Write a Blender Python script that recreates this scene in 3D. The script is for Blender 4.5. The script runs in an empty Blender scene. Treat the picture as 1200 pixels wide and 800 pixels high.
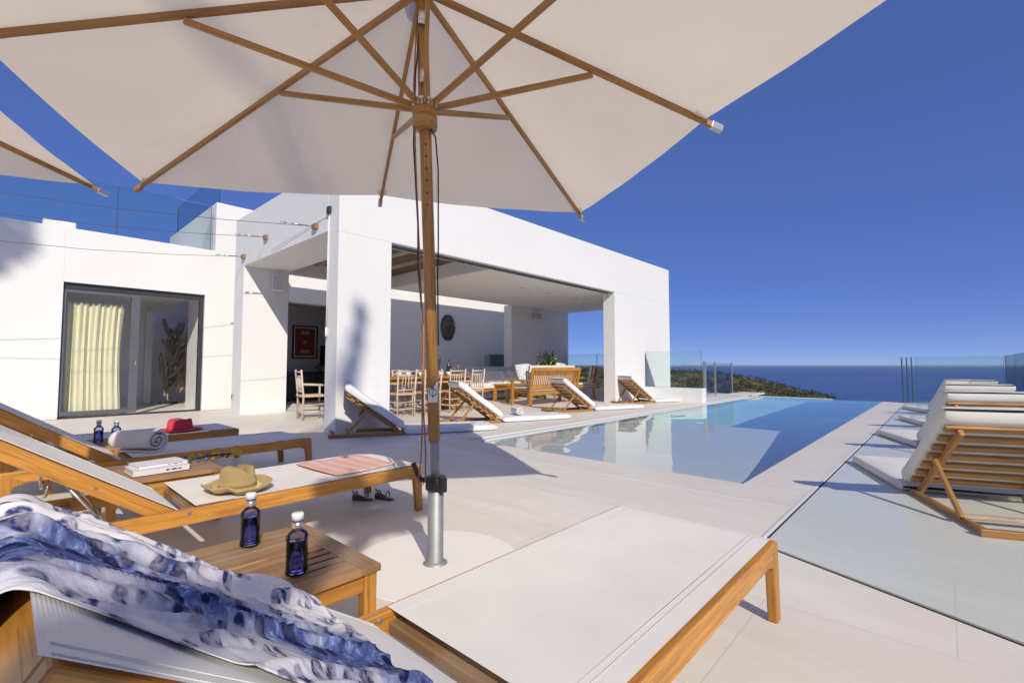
import bpy, bmesh, math, random
from mathutils import Vector, Matrix, noise
R=math.radians
random.seed(7)
C=bpy.context.scene
col=C.collection
# ------------------------------------------------------------------ camera, sky, sun, exposure
cd=bpy.data.cameras.new('camera'); cam=bpy.data.objects.new('camera',cd); col.objects.link(cam)
cam.location=(0,0,1.0); cam.rotation_euler=(R(90)+math.atan(28/550),0,R(42.6))
cd.sensor_width=36; cd.lens=16.5; cd.clip_start=.05; cd.clip_end=200000
C.camera=cam
SUN=Vector((2.1,-1.0,1.55)).normalized()
w=bpy.data.worlds.new('World'); C.world=w; w.use_nodes=True
nt=w.node_tree; nt.nodes.clear()
sky=nt.nodes.new('ShaderNodeTexSky'); sky.sky_type='NISHITA'; sky.sun_disc=False
sky.sun_elevation=math.asin(SUN.z); sky.sun_rotation=math.atan2(SUN.x,SUN.y)
sky.altitude=300; sky.air_density=.27; sky.dust_density=.12; sky.ozone_density=8.5
gm=nt.nodes.new('ShaderNodeGamma'); gm.inputs[1].default_value=.35
hs=nt.nodes.new('ShaderNodeHueSaturation'); hs.inputs['Saturation'].default_value=1.68; hs.inputs['Hue'].default_value=.53; hs.inputs['Value'].default_value=1.27
bg=nt.nodes.new('ShaderNodeBackground'); bg.inputs['Strength'].default_value=.15
out=nt.nodes.new('ShaderNodeOutputWorld')
nt.links.new(sky.outputs[0],gm.inputs[0]); nt.links.new(gm.outputs[0],hs.inputs['Color']); nt.links.new(hs.outputs[0],bg.inputs['Color']); nt.links.new(bg.outputs[0],out.inputs[0])
sl=bpy.data.lights.new('sun','SUN'); sl.energy=2.05; sl.angle=R(.5); sl.color=(1,.915,.785)
so=bpy.data.objects.new('sun',sl); col.objects.link(so); so.rotation_euler=(-SUN).to_track_quat('-Z','Y').to_euler(); so.location=(20,-10,30)
sl.cycles.is_caustics_light=True
C.view_settings.view_transform='Standard'; C.view_settings.look='None'; C.view_settings.exposure=.98; C.view_settings.gamma=1
C.render.engine='CYCLES'
cy=C.cycles; cy.use_denoising=True; cy.max_bounces=14; cy.diffuse_bounces=10; cy.glossy_bounces=4; cy.transmission_bounces=8; cy.transparent_max_bounces=16
cy.sample_clamp_indirect=6; cy.caustics_reflective=False; cy.caustics_refractive=True
# ------------------------------------------------------------------ materials
def newmat(n):
    m=bpy.data.materials.new(n); m.use_nodes=True; t=m.node_tree
    return m,t,t.nodes['Principled BSDF'],t.nodes,t.links
def mixc(t,fac,a,b):
    n=t.nodes.new('ShaderNodeMix'); n.data_type='RGBA'
    for s,v in ((6,a),(7,b)):
        if isinstance(v,tuple): n.inputs[s].default_value=(*v,1)
        else: t.links.new(v,n.inputs[s])
    if isinstance(fac,float): n.inputs[0].default_value=fac
    else: t.links.new(fac,n.inputs[0])
    return n.outputs[2]
def coords(t,kind='Object',scale=(1,1,1)):
    tc=t.nodes.new('ShaderNodeTexCoord'); mp=t.nodes.new('ShaderNodeMapping'); mp.inputs['Scale'].default_value=scale
    t.links.new(tc.outputs[kind],mp.inputs['Vector']); return mp.outputs[0]
def noi(t,vec,scale,detail=4,rough=.55,dist=0):
    n=t.nodes.new('ShaderNodeTexNoise'); n.inputs['Scale'].default_value=scale; n.inputs['Detail'].default_value=detail
    n.inputs['Roughness'].default_value=rough; n.inputs['Distortion'].default_value=dist
    t.links.new(vec,n.inputs['Vector']); return n.outputs['Fac']
def ramp(t,fac,stops):
    n=t.nodes.new('ShaderNodeValToRGB'); e=n.color_ramp.elements
    while len(e)<len(stops): e.new(.5)
    for q,(p,c) in zip(e,stops): q.position=p; q.color=(*c,1) if len(c)==3 else c
    t.links.new(fac,n.inputs[0]); return n.outputs[0]
def bump(t,b,h,strength,dist=.01):
    n=t.nodes.new('ShaderNodeBump'); n.inputs['Strength'].default_value=strength; n.inputs['Distance'].default_value=dist
    t.links.new(h,n.inputs['Height']); t.links.new(n.outputs[0],b.inputs['Normal'])
def plain(n,c,rough=.5,metal=0,var=.12,scale=6,bmp=0,bscale=60,kind='Object'):
    m,t,b,N,L=newmat(n); v=coords(t,kind)
    d=tuple(x*(1-var) for x in c); u=tuple(min(1,x*(1+var*.5)) for x in c)
    L.new(mixc(t,noi(t,v,scale),d,u),b.inputs['Base Color'])
    b.inputs['Roughness'].default_value=rough; b.inputs['Metallic'].default_value=metal
    if bmp: bump(t,b,noi(t,v,bscale,3),bmp,.004)
    return m
def wood(n,light,dark,rough=.42,weather=None):
    m,t,b,N,L=newmat(n)
    v=coords(t,'UV',(2.2,42,1)); v2=coords(t,'UV',(.35,2.2,1)); v3=coords(t,'UV',(6,160,1))
    g=noi(t,v,1.0,6,.62,1.2); big=noi(t,v2,1.0,2); fine=noi(t,v3,1.0,3)
    c=ramp(t,g,[(.33,dark),(.5,light),(.68,tuple(min(1,x*1.3) for x in light))])
    c=mixc(t,ramp(t,big,[(.35,(0,0,0)),(.7,(1,1,1))]),c,tuple(x*.62 for x in light))
    f2=ramp(t,fine,[(.56,(0,0,0)),(.70,(.75,.75,.75))])
    c=mixc(t,f2,c,tuple(x*.6 for x in dark))
    if weather:
        c=mixc(t,ramp(t,noi(t,coords(t,'Object'),5,5),[(.4,(.0,.0,.0)),(.65,(.7,.7,.7))]),c,weather)
    L.new(c,b.inputs['Base Color']); b.inputs['Roughness'].default_value=rough
    bump(t,b,fine,.25,.001)
    return m
M={}
M['teak']=wood('teak',(.55,.25,.045),(.33,.135,.024))
M['teak_pale']=wood('teak_pale',(.44,.215,.058),(.27,.125,.03))
M['teak_old']=wood('teak_weathered',(.36,.20,.085),(.2,.10,.04),.55,(.30,.22,.15))
M['parasol_wood']=wood('parasol_wood',(.40,.20,.06),(.25,.115,.03),.4)
M['brown_boards']=wood('brown_boards',(.17,.105,.058),(.10,.06,.033),.6)
M['driftwood']=wood('driftwood',(.46,.37,.26),(.26,.2,.13),.8)
M['white_wood']=wood('whitewashed_wood',(.68,.585,.46),(.54,.44,.32),.5)
def plaster(n,c):
    m,t,b,N,L=newmat(n); v=coords(t,'Object')
    a=noi(t,v,.7,6,.6); s=noi(t,coords(t,'Object',(3,3,.35)),1.5,5,.6)
    x=mixc(t,ramp(t,a,[(.35,(0,0,0)),(.75,(1,1,1))]),tuple(q*.965 for q in c),c)
    x=mixc(t,ramp(t,s,[(.6,(0,0,0)),(.8,(.35,.35,.35))]),x,tuple(q*r for q,r in zip(c,(.9,.89,.86))))
    L.new(x,b.inputs['Base Color']); b.inputs['Roughness'].default_value=.85
    ba=noi(t,v,5,4,.6); bb_=noi(t,v,45,4,.65); mm=N.new('ShaderNodeMath'); mm.operation='MULTIPLY_ADD'; mm.inputs[1].default_value=3.0; L.new(ba,mm.inputs[0]); L.new(bb_,mm.inputs[2]); bump(t,b,mm.outputs[0],.22,.006); return m
M['plaster']=plaster('white_plaster',(.79,.79,.775))
M['plaster_in']=plaster('interior_plaster',(.80,.79,.77))
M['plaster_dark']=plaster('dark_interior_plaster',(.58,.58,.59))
def stone(n,c1,c2,tile=(1.2,.75),rough=.5,spec=.35,groove=.68):
    m,t,b,N,L=newmat(n); v=coords(t,'Object')
    br=N.new('ShaderNodeTexBrick'); br.inputs['Scale'].default_value=1; br.inputs['Brick Width'].default_value=tile[0]; br.inputs['Row Height'].default_value=tile[1]
    br.inputs['Mortar Size'].default_value=.0026; br.inputs['Mortar Smooth'].default_value=.4; br.inputs['Bias'].default_value=-.1
    br.inputs['Color1'].default_value=(*c1,1); br.inputs['Color2'].default_value=(*c2,1); br.inputs['Mortar'].default_value=(*[x*groove for x in c2],1)
    L.new(v,br.inputs['Vector'])
    a=noi(t,coords(t,'Object',(.9,3.2,1)),1.1,6,.62,.6)
    x=mixc(t,ramp(t,a,[(.3,(0,0,0)),(.72,(.7,.7,.7))]),br.outputs['Color'],tuple(q*.84 for q in c2))
    f=noi(t,coords(t,'Object',(14,60,1)),1,5,.7,.5)
    x=mixc(t,ramp(t,f,[(.64,(0,0,0)),(.76,(.5,.5,.5))]),x,tuple(q*.8 for q in c2))
    sp=noi(t,coords(t,'Object',(1,2.2,1)),34,3,.6)
    x=mixc(t,ramp(t,sp,[(.68,(0,0,0)),(.73,(.6,.6,.6))]),x,tuple(q*.62 for q in c2))
    st=noi(t,v,.55,3,.5,.4)
    x=mixc(t,ramp(t,st,[(.42,(0,0,0)),(.7,(.75,.75,.75))]),x,tuple(q*r for q,r in zip(c1,(.88,.845,.79))))
    L.new(x,b.inputs['Base Color']); b.inputs['Specular IOR Level'].default_value=spec
    L.new(ramp(t,a,[(.2,(rough-.08,)*3),(.8,(rough+.15,)*3)]),b.inputs['Roughness'])
    bump(t,b,f,.05,.003); return m
M['stone']=stone('terrace_limestone',(.81,.775,.705),(.745,.70,.625))
M['coping']=stone('coping_limestone',(.755,.71,.635),(.735,.685,.61),(1.7,.62))
M['frost']=stone('frosted_glass_floor',(.66,.70,.64),(.63,.67,.61),(2.4,1.5),.26,.4)
M['disc']=plain('pale_base_stone',(.86,.84,.79),.6,0,.08,4,.1,80)
M['pool_pale']=plain('pale_pool_liner',(.92,.97,.93),.6,0,.05,3)
M['pool_blue']=plain('blue_pool_liner',(.60,.95,.92),.6,0,.08,3)
M['pool_rim']=plain('pool_rim',(.62,.66,.66),.6,0,.06,3)
M['gap']=plain('dark_gap',(.03,.03,.03),.9)
def weave(n,c,scale=420,bs=.35,var=.06,rough=.8):
    m,t,b,N,L=newmat(n); v=coords(t,'UV'); 
    wv=N.new('ShaderNodeTexWave'); wv.inputs['Scale'].default_value=scale/6.28; wv.inputs['Distortion'].default_value=.3; L.new(v,wv.inputs['Vector'])
    w2=N.new('ShaderNodeTexWave'); w2.bands_direction='Y'; w2.inputs['Scale'].default_value=scale/6.28; w2.inputs['Distortion'].default_value=.3; L.new(v,w2.inputs['Vector'])
    ma=N.new('ShaderNodeMath'); ma.operation='MULTIPLY'; L.new(wv.outputs['Fac'],ma.inputs[0]); L.new(w2.outputs['Fac'],ma.inputs[1])
    st=noi(t,coords(t,'Object'),3.5,5,.6); sm=noi(t,coords(t,'Object'),22,3,.6)
    x=mixc(t,ramp(t,st,[(.4,(0,0,0)),(.75,(.7,.7,.7))]),c,tuple(q*(1-var*1.6) for q in c))
    x=mixc(t,ramp(t,sm,[(.66,(0,0,0)),(.78,(.35,.35,.35))]),x,tuple(q*r for q,r in zip(c,(.84,.82,.8))))
    x=mixc(t,ma.outputs[0],tuple(q*.9 for q in c) if False else x,x)
    L.new(x,b.inputs['Base Color']); b.inputs['Roughness'].default_value=rough; b.inputs['Specular IOR Level'].default_value=.2
    if 'Sheen Weight' in b.inputs: b.inputs['Sheen Weight'].default_value=.1
    bump(t,b,ma.outputs[0],bs,.0012); return m
M['sling']=weave('white_sling',(.755,.74,.70))
M['cushion']=weave('cream_cushion',(.74,.715,.65),300,.25,.08)
M['cushion_w']=weave('white_cushion',(.74,.74,.74),300,.25,.05)
M['seam']=plain('sling_seam',(.64,.63,.61),.9)
M['towel']=weave('white_towel',(.76,.74,.72),700,.8,.08,.95)
M['blush_seat']=weave('woven_rush_seat',(.62,.42,.30),200,.5,.12)
def canopy():
    m,t,b,N,L=newmat('canvas'); L.remove(t.nodes['Material Output'].inputs[0].links[0])
    d=N.new('ShaderNodeBsdfDiffuse'); tr=N.new('ShaderNodeBsdfTranslucent'); mx=N.new('ShaderNodeMixShader'); mx.inputs[0].default_value=.55
    v=coords(t,'Object'); a=noi(t,v,1.6,4,.55,.8)
    c=mixc(t,a,(.92,.82,.655),(.82,.72,.565)); L.new(c,d.inputs['Color']); L.new(c,tr.inputs['Color'])
    n=N.new('ShaderNodeBump'); n.inputs['Strength'].default_value=.5; n.inputs['Distance'].default_value=.05
    L.new(noi(t,coords(t,'Object',(1,1,.3)),4.5,3,.5,.8),n.inputs['Height']); L.new(n.outputs[0],d.inputs['Normal'])
    L.new(d.outputs[0],mx.inputs[1]); L.new(tr.outputs[0],mx.inputs[2]); L.new(mx.outputs[0],t.nodes['Material Output'].inputs[0]); return m
M['canvas']=canopy()
def glass(n,tint,refl=1.0,ior=1.5):
    m,t,b,N,L=newmat(n); N.remove(b)
    tr=N.new('ShaderNodeBsdfTransparent'); tr.inputs[0].default_value=(*tint,1)
    g=N.new('ShaderNodeBsdfGlossy'); g.inputs['Roughness'].default_value=.0; mu=N.new('ShaderNodeMath'); mu.operation='MULTIPLY'; mu.inputs[1].default_value=refl
    f=N.new('ShaderNodeFresnel'); f.inputs[0].default_value=ior; mx=N.new('ShaderNodeMixShader')
    L.new(f.outputs[0],mu.inputs[0]); L.new(mu.outputs[0],mx.inputs[0]); L.new(tr.outputs[0],mx.inputs[1]); L.new(g.outputs[0],mx.inputs[2])
    L.new(mx.outputs[0],t.nodes['Material Output'].inputs[0]); return m
M['glass']=glass('clear_balustrade_glass',(.895,.955,.94),.9,1.42)
M['pane']=glass('thin_fence_glass',(.90,.95,.965),.4,1.15)
M['door_glass']=glass('door_glass',(.965,.985,.965),.8,1.4)
M['glass_edge']=plain('green_glass_edge',(.04,.11,.10),.15)
M['blue_glass']=glass('cobalt_bottle_glass',(.68,.71,.99),1.0)
M['blue_core']=plain('blue_water',(.02,.02,.30),.1)
M['clear_glass']=glass('clear_glass',(.9,.93,.93))
M['grey_frame']=plain('grey_aluminium',(.13,.14,.165),.4,.3,.05)
M['dark_frame']=plain('dark_aluminium',(.05,.052,.06),.4,.3,.05)
M['steel']=plain('galvanised_steel',(.36,.37,.38),.55,.55,.35,14,.1,90)
M['bright_steel']=plain('bright_steel',(.62,.62,.60),.3,.9,.1)
M['black']=plain('black_plastic',(.02,.02,.022),.45,0,.1)
M['white_plastic']=plain('white_plastic',(.78,.78,.76),.4,0,.04)
M['cord']=plain('brown_cord',(.34,.16,.07),.8)
M['black_cord']=plain('black_cable',(.02,.02,.02),.6)
M['wire']=plain('steel_wire',(.10,.10,.11),.5,.5)
M['cream']=plain('cream_curtain',(.88,.83,.66),.9,0,.1,8)
M['red_felt']=plain('red_felt',(.66,.05,.075),.85,0,.15,20,.2,200)
def straw():
    m,t,b,N,L=newmat('straw'); v=coords(t,'UV',(90,34,1))
    ck=N.new('ShaderNodeTexWave'); ck.inputs['Scale'].default_value=1; ck.inputs['Distortion'].default_value=2.5; ck.bands_direction='DIAGONAL'; L.new(v,ck.inputs['Vector'])
    x=mixc(t,ck.outputs['Fac'],(.74,.57,.27),(.46,.32,.11)); L.new(x,b.inputs['Base Color']); b.inputs['Roughness'].default_value=.6
    bump(t,b,ck.outputs['Fac'],.9,.004); return m
M['straw']=straw()
def striped():
    m,t,b,N,L=newmat('red_striped_towel'); v=coords(t,'UV',(1,1,1))
    s=N.new('ShaderNodeSeparateXYZ'); L.new(v,s.inputs[0])
    md=N.new('ShaderNodeMath'); md.operation='FRACT'; mu=N.new('ShaderNodeMath'); mu.operation='MULTIPLY'; mu.inputs[1].default_value=4.6
    L.new(s.outputs[1],mu.inputs[0]); L.new(mu.outputs[0],md.inputs[0])
    c=ramp(t,md.outputs[0],[(.0,(.68,.37,.32)),(.62,(.70,.41,.35)),(.66,(.76,.62,.56)),(.74,(.76,.62,.56)),(.78,(.70,.42,.36)),(.9,(.70,.42,.36)),(.93,(.75,.58,.52))])
    L.new(c,b.inputs['Base Color']); b.inputs['Roughness'].default_value=.95; bump(t,b,noi(t,v,160,2),.6,.003); return m
M['striped']=striped()
def pareo():
    m,t,b,N,L=newmat('blue_white_pareo'); v=coords(t,'UV',(1,1,1))
    nz=N.new('ShaderNodeTexNoise'); nz.inputs['Scale'].default_value=5; nz.inputs['Detail'].default_value=3; L.new(v,nz.inputs['Vector'])
    ad=N.new('ShaderNodeMix'); ad.data_type='VECTOR'; ad.inputs[0].default_value=.09; L.new(v,ad.inputs[4]); L.new(nz.outputs['Color'],ad.inputs[5])
    mp=N.new('ShaderNodeMapping'); mp.inputs['Scale'].default_value=(1,1.5,1); L.new(ad.outputs[1],mp.inputs[0])
    vo=N.new('ShaderNodeTexVoronoi'); vo.inputs['Scale'].default_value=16; vo.inputs['Randomness'].default_value=.9; L.new(mp.outputs[0],vo.inputs['Vector'])
    spot=ramp(t,vo.outputs['Distance'],[(.38,(1,1,1)),(.46,(0,0,0))])
    hole=ramp(t,noi(t,v,38,3,.6),[(.40,(1,1,1)),(.56,(.35,.35,.35))])
    su=N.new('ShaderNodeSeparateXYZ'); L.new(v,su.inputs[0])
    rn=noi(t,coords(t,'UV',(1.2,2.2,1)),1.6,3,.55,.6)
    m2=N.new('ShaderNodeMath'); m2.operation='MULTIPLY'; m2.inputs[1].default_value=.62
    m1=N.new('ShaderNodeMath'); m1.operation='MULTIPLY_ADD'; m1.inputs[1].default_value=.55; L.new(su.outputs[0],m1.inputs[0]); L.new(rn,m2.inputs[0]); L.new(m2.outputs[0],m1.inputs[2])
    region=ramp(t,m1.outputs[0],[(.42,(0,0,0)),(.55,(.92,.92,.92)),(.70,(.92,.92,.92)),(.84,(.1,.1,.1))])
    fine=noi(t,v,26,5,.75,1.5)
    grey=ramp(t,noi(t,v,9,3),[(.4,(.02,.03,.14)),(.65,(.075,.09,.23))])
    white=mixc(t,ramp(t,noi(t,v,3,3),[(.4,(0,0,0)),(.7,(1,1,1))]),(.78,.76,.76),(.64,.62,.66))
    mu=N.new('ShaderNodeMath'); mu.operation='MULTIPLY'; L.new(spot,mu.inputs[0]); L.new(hole,mu.inputs[1])
    c1=mixc(t,mu.outputs[0],white,grey)
    bl=ramp(t,fine,[(.34,(.014,.022,.11)),(.48,(.035,.07,.26)),(.60,(.16,.25,.50)),(.72,(.60,.64,.76))])
    c2=mixc(t,spot,bl,(.010,.014,.075))
    L.new(mixc(t,region,c1,c2),b.inputs['Base Color']); b.inputs['Roughness'].default_value=1; b.inputs['Specular IOR Level'].default_value=.03
    bump(t,b,noi(t,coords(t,'UV',(16,6,1)),1.8,3,.5,.8),.45,.008); return m
M['pareo']=pareo()
def patterned(n,c1,c2,s=30):
    m,t,b,N,L=newmat(n); v=coords(t,'UV')
    vo=N.new('ShaderNodeTexVoronoi'); vo.feature='DISTANCE_TO_EDGE'; vo.inputs['Scale'].default_value=s; L.new(v,vo.inputs['Vector'])
    L.new(ramp(t,vo.outputs['Distance'],[(.1,c1),(.2,c2)]),b.inputs['Base Color']); b.inputs['Roughness'].default_value=.9; return m
M['pattern']=patterned('grey_patterned_fabric',(.72,.73,.75),(.36,.42,.52),22)
M['pattern2']=patterned('white_patterned_fabric',(.45,.46,.5),(.76,.75,.73),26)
M['leaf']=plain('plant_leaf',(.09,.17,.035),.5,0,.5,30)
M['pine']=plain('pine_needles',(.045,.085,.025),.7,0,.4,5)
M['bark']=plain('bark',(.16,.11,.075),.9,0,.4,8,.6,20)
M['paper']=plain('book_cover',(.72,.72,.75),.4,0,.08)
M['pages']=plain('book_pages',(.60,.50,.36),.9,0,.15,40)
M['yellow']=plain('yellow_beads',(.62,.58,.03),.5,0,.25,30)
M['bead_blue']=plain('blue_beads',(.12,.14,.42),.4)
M['leather']=plain('brown_leather',(.10,.045,.022),.6,0,.3,30)
M['strap']=plain('red_straps',(.30,.06,.08),.6)
M['picture_red']=plain('dark_red_mat',(.25,.045,.03),.7)
M['gold']=plain('gold_motif',(.45,.35,.13),.5)
M['bottle_brown']=plain('amber_glass',(.22,.09,.03),.15)
M['bottle_dark']=plain('dark_bottle',(.03,.035,.02),.15)
M['pot']=plain('dark_pot',(.06,.062,.06),.6)
M['mask']=plain('hammered_metal',(.12,.115,.11),.45,.6,.4,30,.6,40)
M['soffit']=plaster('white_soffit',(.88,.87,.84))
M['lamp_grey']=plain('grey_lamp',(.5,.5,.48),.5)
def water():
    m,t,b,N,L=newmat('pool_water'); b.inputs['Base Color'].default_value=(.90,.985,.985,1); b.inputs['Roughness'].default_value=0
    b.inputs['IOR'].default_value=1.33; b.inputs['Transmission Weight'].default_value=1; b.inputs['Specular IOR Level'].default_value=.3
    bump(t,b,noi(t,coords(t,'Object',(1,.7,1)),7,3,.5,.5),.10,.004)
    return m
M['water']=water()
def sea():
    m,t,b,N,L=newmat('sea_water'); v=coords(t,'Object')
    c=mixc(t,noi(t,coords(t,'Object',(.0004,.0015,1)),1,4),(.045,.09,.26),(.06,.115,.30)); L.new(c,b.inputs['Base Color'])
    b.inputs['Roughness'].default_value=.35; b.inputs['Specular IOR Level'].default_value=.12
    bump(t,b,noi(t,coords(t,'Object',(.03,.08,1)),1,6,.7),.6,3); return m
M['sea']=sea()
def land():
    m,t,b,N,L=newmat('scrubland'); v=coords(t,'Object')
    c=ramp(t,noi(t,v,.12,8,.72),[(.38,(.03,.04,.014)),(.5,(.09,.085,.035)),(.6,(.20,.155,.085)),(.72,(.36,.30,.2))])
    L.new(c,b.inputs['Base Color']); b.inputs['Roughness'].default_value=.95; return m
M['land']=land(); M['scrub']=plain('scrub_leaf',(.045,.06,.018),.8,0,.6,.25)
# ------------------------------------------------------------------ mesh builder
class MB:
    def __init__(s): s.v=[]; s.f=[]; s.uv=[]; s.sm=[]
    def face(s,idx,uv,sm=False): s.f.append(idx); s.uv.append(uv); s.sm.append(sm)
    def frame(s,c,L,W,T,hl,hw,ht):
        o=(random.uniform(0,40),random.uniform(0,4)); n=len(s.v); c=Vector(c)
        q=[(-1,-1,-1),(1,-1,-1),(1,1,-1),(-1,1,-1),(-1,-1,1),(1,-1,1),(1,1,1),(-1,1,1)]
        for a,b,d in q: s.v.append(c+L*(a*hl)+W*(b*hw)+T*(d*ht))
        for f in ((0,3,2,1),(4,5,6,7),(0,1,5,4),(1,2,6,5),(2,3,7,6),(3,0,4,7)):
            s.face([n+i for i in f],[(o[0]+q[i][0]*hl,o[1]+q[i][1]*hw+q[i][2]*ht*1.07+(q[i][0]*hl*.3 if f in((1,2,6,5),(3,0,4,7)) else 0)) for i in f])
        return s
    def box(s,c,d,rz=0):
        A=[Vector((math.cos(rz),math.sin(rz),0)),Vector((-math.sin(rz),math.cos(rz),0)),Vector((0,0,1))]
        o=sorted(range(3),key=lambda i:-d[i]); return s.frame(c,A[o[0]],A[o[1]],A[o[2]],d[o[0]]/2,d[o[1]]/2,d[o[2]]/2)
    def bb(s,x0,x1,y0,y1,z0,z1): return s.box(((x0+x1)/2,(y0+y1)/2,(z0+z1)/2),(abs(x1-x0),abs(y1-y0),abs(z1-z0)))
    def bar(s,p,q,wd,th,up=(0,0,1)):
        p=Vector(p);q=Vector(q);L=(q-p); l=L.length; L.normalize(); up=Vector(up)
        W=L.cross(up)
        if W.length<1e-4: W=L.cross(Vector((1,0,0)))
        W.normalize(); T=W.cross(L); return s.frame((p+q)/2,L,W,T,l/2,wd/2,th/2)
    def tube(s,pts,r,n=8,caps=True):
        pts=[Vector(p) for p in pts]; N0=len(s.v); k=len(pts); o=random.uniform(0,30); u=0
        ref=Vector((0,0,1)) if abs((pts[-1]-pts[0]).normalized().z)<.9 else Vector((1,0,0)); us=[]
        for i,p in enumerate(pts):
            d=(pts[min(i+1,k-1)]-pts[max(i-1,0)]).normalized(); a=d.cross(ref)
            if a.length<1e-5: a=d.cross(Vector((0,1,0)))
            a.normalize(); b=d.cross(a); rr=r[i] if isinstance(r,(list,tuple)) else r
            if i: u+=(p-pts[i-1]).length
            us.append(u)
            for j in range(n): t=2*math.pi*j/n; s.v.append(p+a*(rr*math.cos(t))+b*(rr*math.sin(t)))
        rm=(r[0] if isinstance(r,(list,tuple)) else r)
        for i in range(k-1):
            for j in range(n):
                j2=(j+1)%n
                s.face([N0+i*n+j,N0+i*n+j2,N0+(i+1)*n+j2,N0+(i+1)*n+j],[(o+us[i],j/n*rm*6.3),(o+us[i],(j+1)/n*rm*6.3),(o+us[i+1],(j+1)/n*rm*6.3),(o+us[i+1],j/n*rm*6.3)],True)
        if caps:
            s.face([N0+j for j in range(n)][::-1],[(0,0)]*n); s.face([N0+(k-1)*n+j for j in range(n)],[(0,0)]*n)
        return s
    def lathe(s,prof,c=(0,0,0),n=20,sx=1,sy=1):
        c=Vector(c); N0=len(s.v); k=len(prof); l=0
        for i,(r,z) in enumerate(prof):
            for j in range(n): t=2*math.pi*j/n; s.v.append(c+Vector((r*math.cos(t)*sx,r*math.sin(t)*sy,z)))
        for i in range(k-1):
            d=math.hypot(prof[i+1][0]-prof[i][0],prof[i+1][1]-prof[i][1])
            for j in range(n):
                j2=(j+1)%n; s.face([N0+i*n+j,N0+i*n+j2,N0+(i+1)*n+j2,N0+(i+1)*n+j],[(j/n,l),((j+1)/n,l),((j+1)/n,l+d),(j/n,l+d)],True)
            l+=d
        if prof[0][0]>1e-4: s.face([N0+j for j in range(n)][::-1],[(0,0)]*n)
        if prof[-1][0]>1e-4: s.face([N0+(k-1)*n+j for j in range(n)],[(0,0)]*n)
        return s
    def grid(s,nx,ny,fn,su=1,sv=1):
        N0=len(s.v)
        for j in range(ny+1):
            for i in range(nx+1): s.v.append(Vector(fn(i/nx,j/ny)))
        for j in range(ny):
            for i in range(nx):
                a=N0+j*(nx+1)+i; s.face([a,a+1,a+nx+2,a+nx+1],[(i/nx*su,j/ny*sv),((i+1)/nx*su,j/ny*sv),((i+1)/nx*su,(j+1)/ny*sv),(i/nx*su,(j+1)/ny*sv)],True)
        return s
    def prism(s,pts,axis,a,b):   # polygon in the plane across axis (0,1,2), from a to b along it
        N0=len(s.v); n=len(pts); o=random.uniform(0,9)
        def P(p,h):
            q=list(p); q.insert(axis,h); return Vector(q)
        for h in (a,b):
            for p in pts: s.v.append(P(p,h))
        e0=max(p[0] for p in pts)-min(p[0] for p in pts); e1=max(p[1] for p in pts)-min(p[1] for p in pts)
        q=[(o+p[0],p[1]) if e0>e1 else (o+p[1],p[0]) for p in pts]
        s.face([N0+i for i in range(n)],q); s.face([N0+n+i for i in range(n)][::-1],q[::-1])
        for i in range(n):
            j=(i+1)%n; d=math.hypot(pts[j][0]-pts[i][0],pts[j][1]-pts[i][1])
            s.face([N0+i,N0+n+i,N0+n+j,N0+j],[(o,0),(o,b-a),(o+d,b-a),(o+d,0)])
        return s
    def build(s,name,mat,parent=None,bev=0,sub=0,loc=None):
        me=bpy.data.meshes.new(name); me.from_pydata([tuple(v) for v in s.v],[],s.f)
        ul=me.uv_layers.new(name='UVMap'); k=0
        for uvs in s.uv:
            for q in uvs: ul.data[k].uv=q; k+=1
        me.polygons.foreach_set('use_smooth',s.sm)
        bm=bmesh.new(); bm.from_mesh(me); bmesh.ops.recalc_face_normals(bm,faces=bm.faces); bm.to_mesh(me); bm.free()
        me.materials.append(M[mat] if isinstance(mat,str) else mat)
        o=bpy.data.objects.new(name,me); col.objects.link(o)
        if parent: o.parent=parent
        if loc: o.location=loc
        if bev:
            b=o.modifiers.new('bevel','BEVEL'); b.width=bev; b.segments=2; b.limit_method='ANGLE'; b.angle_limit=R(40)
        if sub:
            b=o.modifiers.new('sub','SUBSURF'); b.levels=sub; b.render_levels=sub
        return o
def tag(o,label,cat,group=None,kind=None):
    if label: o['label']=label
    if cat: o['category']=cat
    if group: o['group']=group
    if kind: o['kind']=kind
    return o
def struct(o): o['kind']='structure'; return o
def thing(name,label,cat,loc=(0,0,0),rz=0,group=None):
    o=bpy.data.objects.new(name,None); col.objects.link(o); o.empty_display_size=.1
    o.location=loc; o.rotation_euler=(0,0,rz); return tag(o,label,cat,group)
KIDS={}
def copytree(o,parent=None):
    c=o.copy(); col.objects.link(c)
    if parent: c.parent=parent
    for ch in list(o.children): copytree(ch,c)
    return c
def place(proto,used,loc,rz,label,group=None):
    o=proto if not used else copytree(proto)
    o.location=loc; o.rotation_euler=(0,0,rz); o['label']=label
    if group: o['group']=group
    return o
def pillow_mesh(wd,dp,th,n=14,seed=0,puff=.5):
    b=MB()
    def f(sgn):
        def g(u,v):
            x=(u-.5)*2;y=(v-.5)*2
            e=(max(0,1-x**4)*max(0,1-y**4))**puff
            k=1-.06*(x*x*y*y)
            w_=noise.noise(Vector((x*2.1+seed,y*2.3,sgn)))*.12
            return (x*wd/2*(1-.05*y*y*0)*k,y*dp/2*k,sgn*th/2*e*(1+w_))
        return g
    b.grid(n,n,f(1),wd,dp); b.grid(n,n,f(-1),wd,dp); return b
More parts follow.
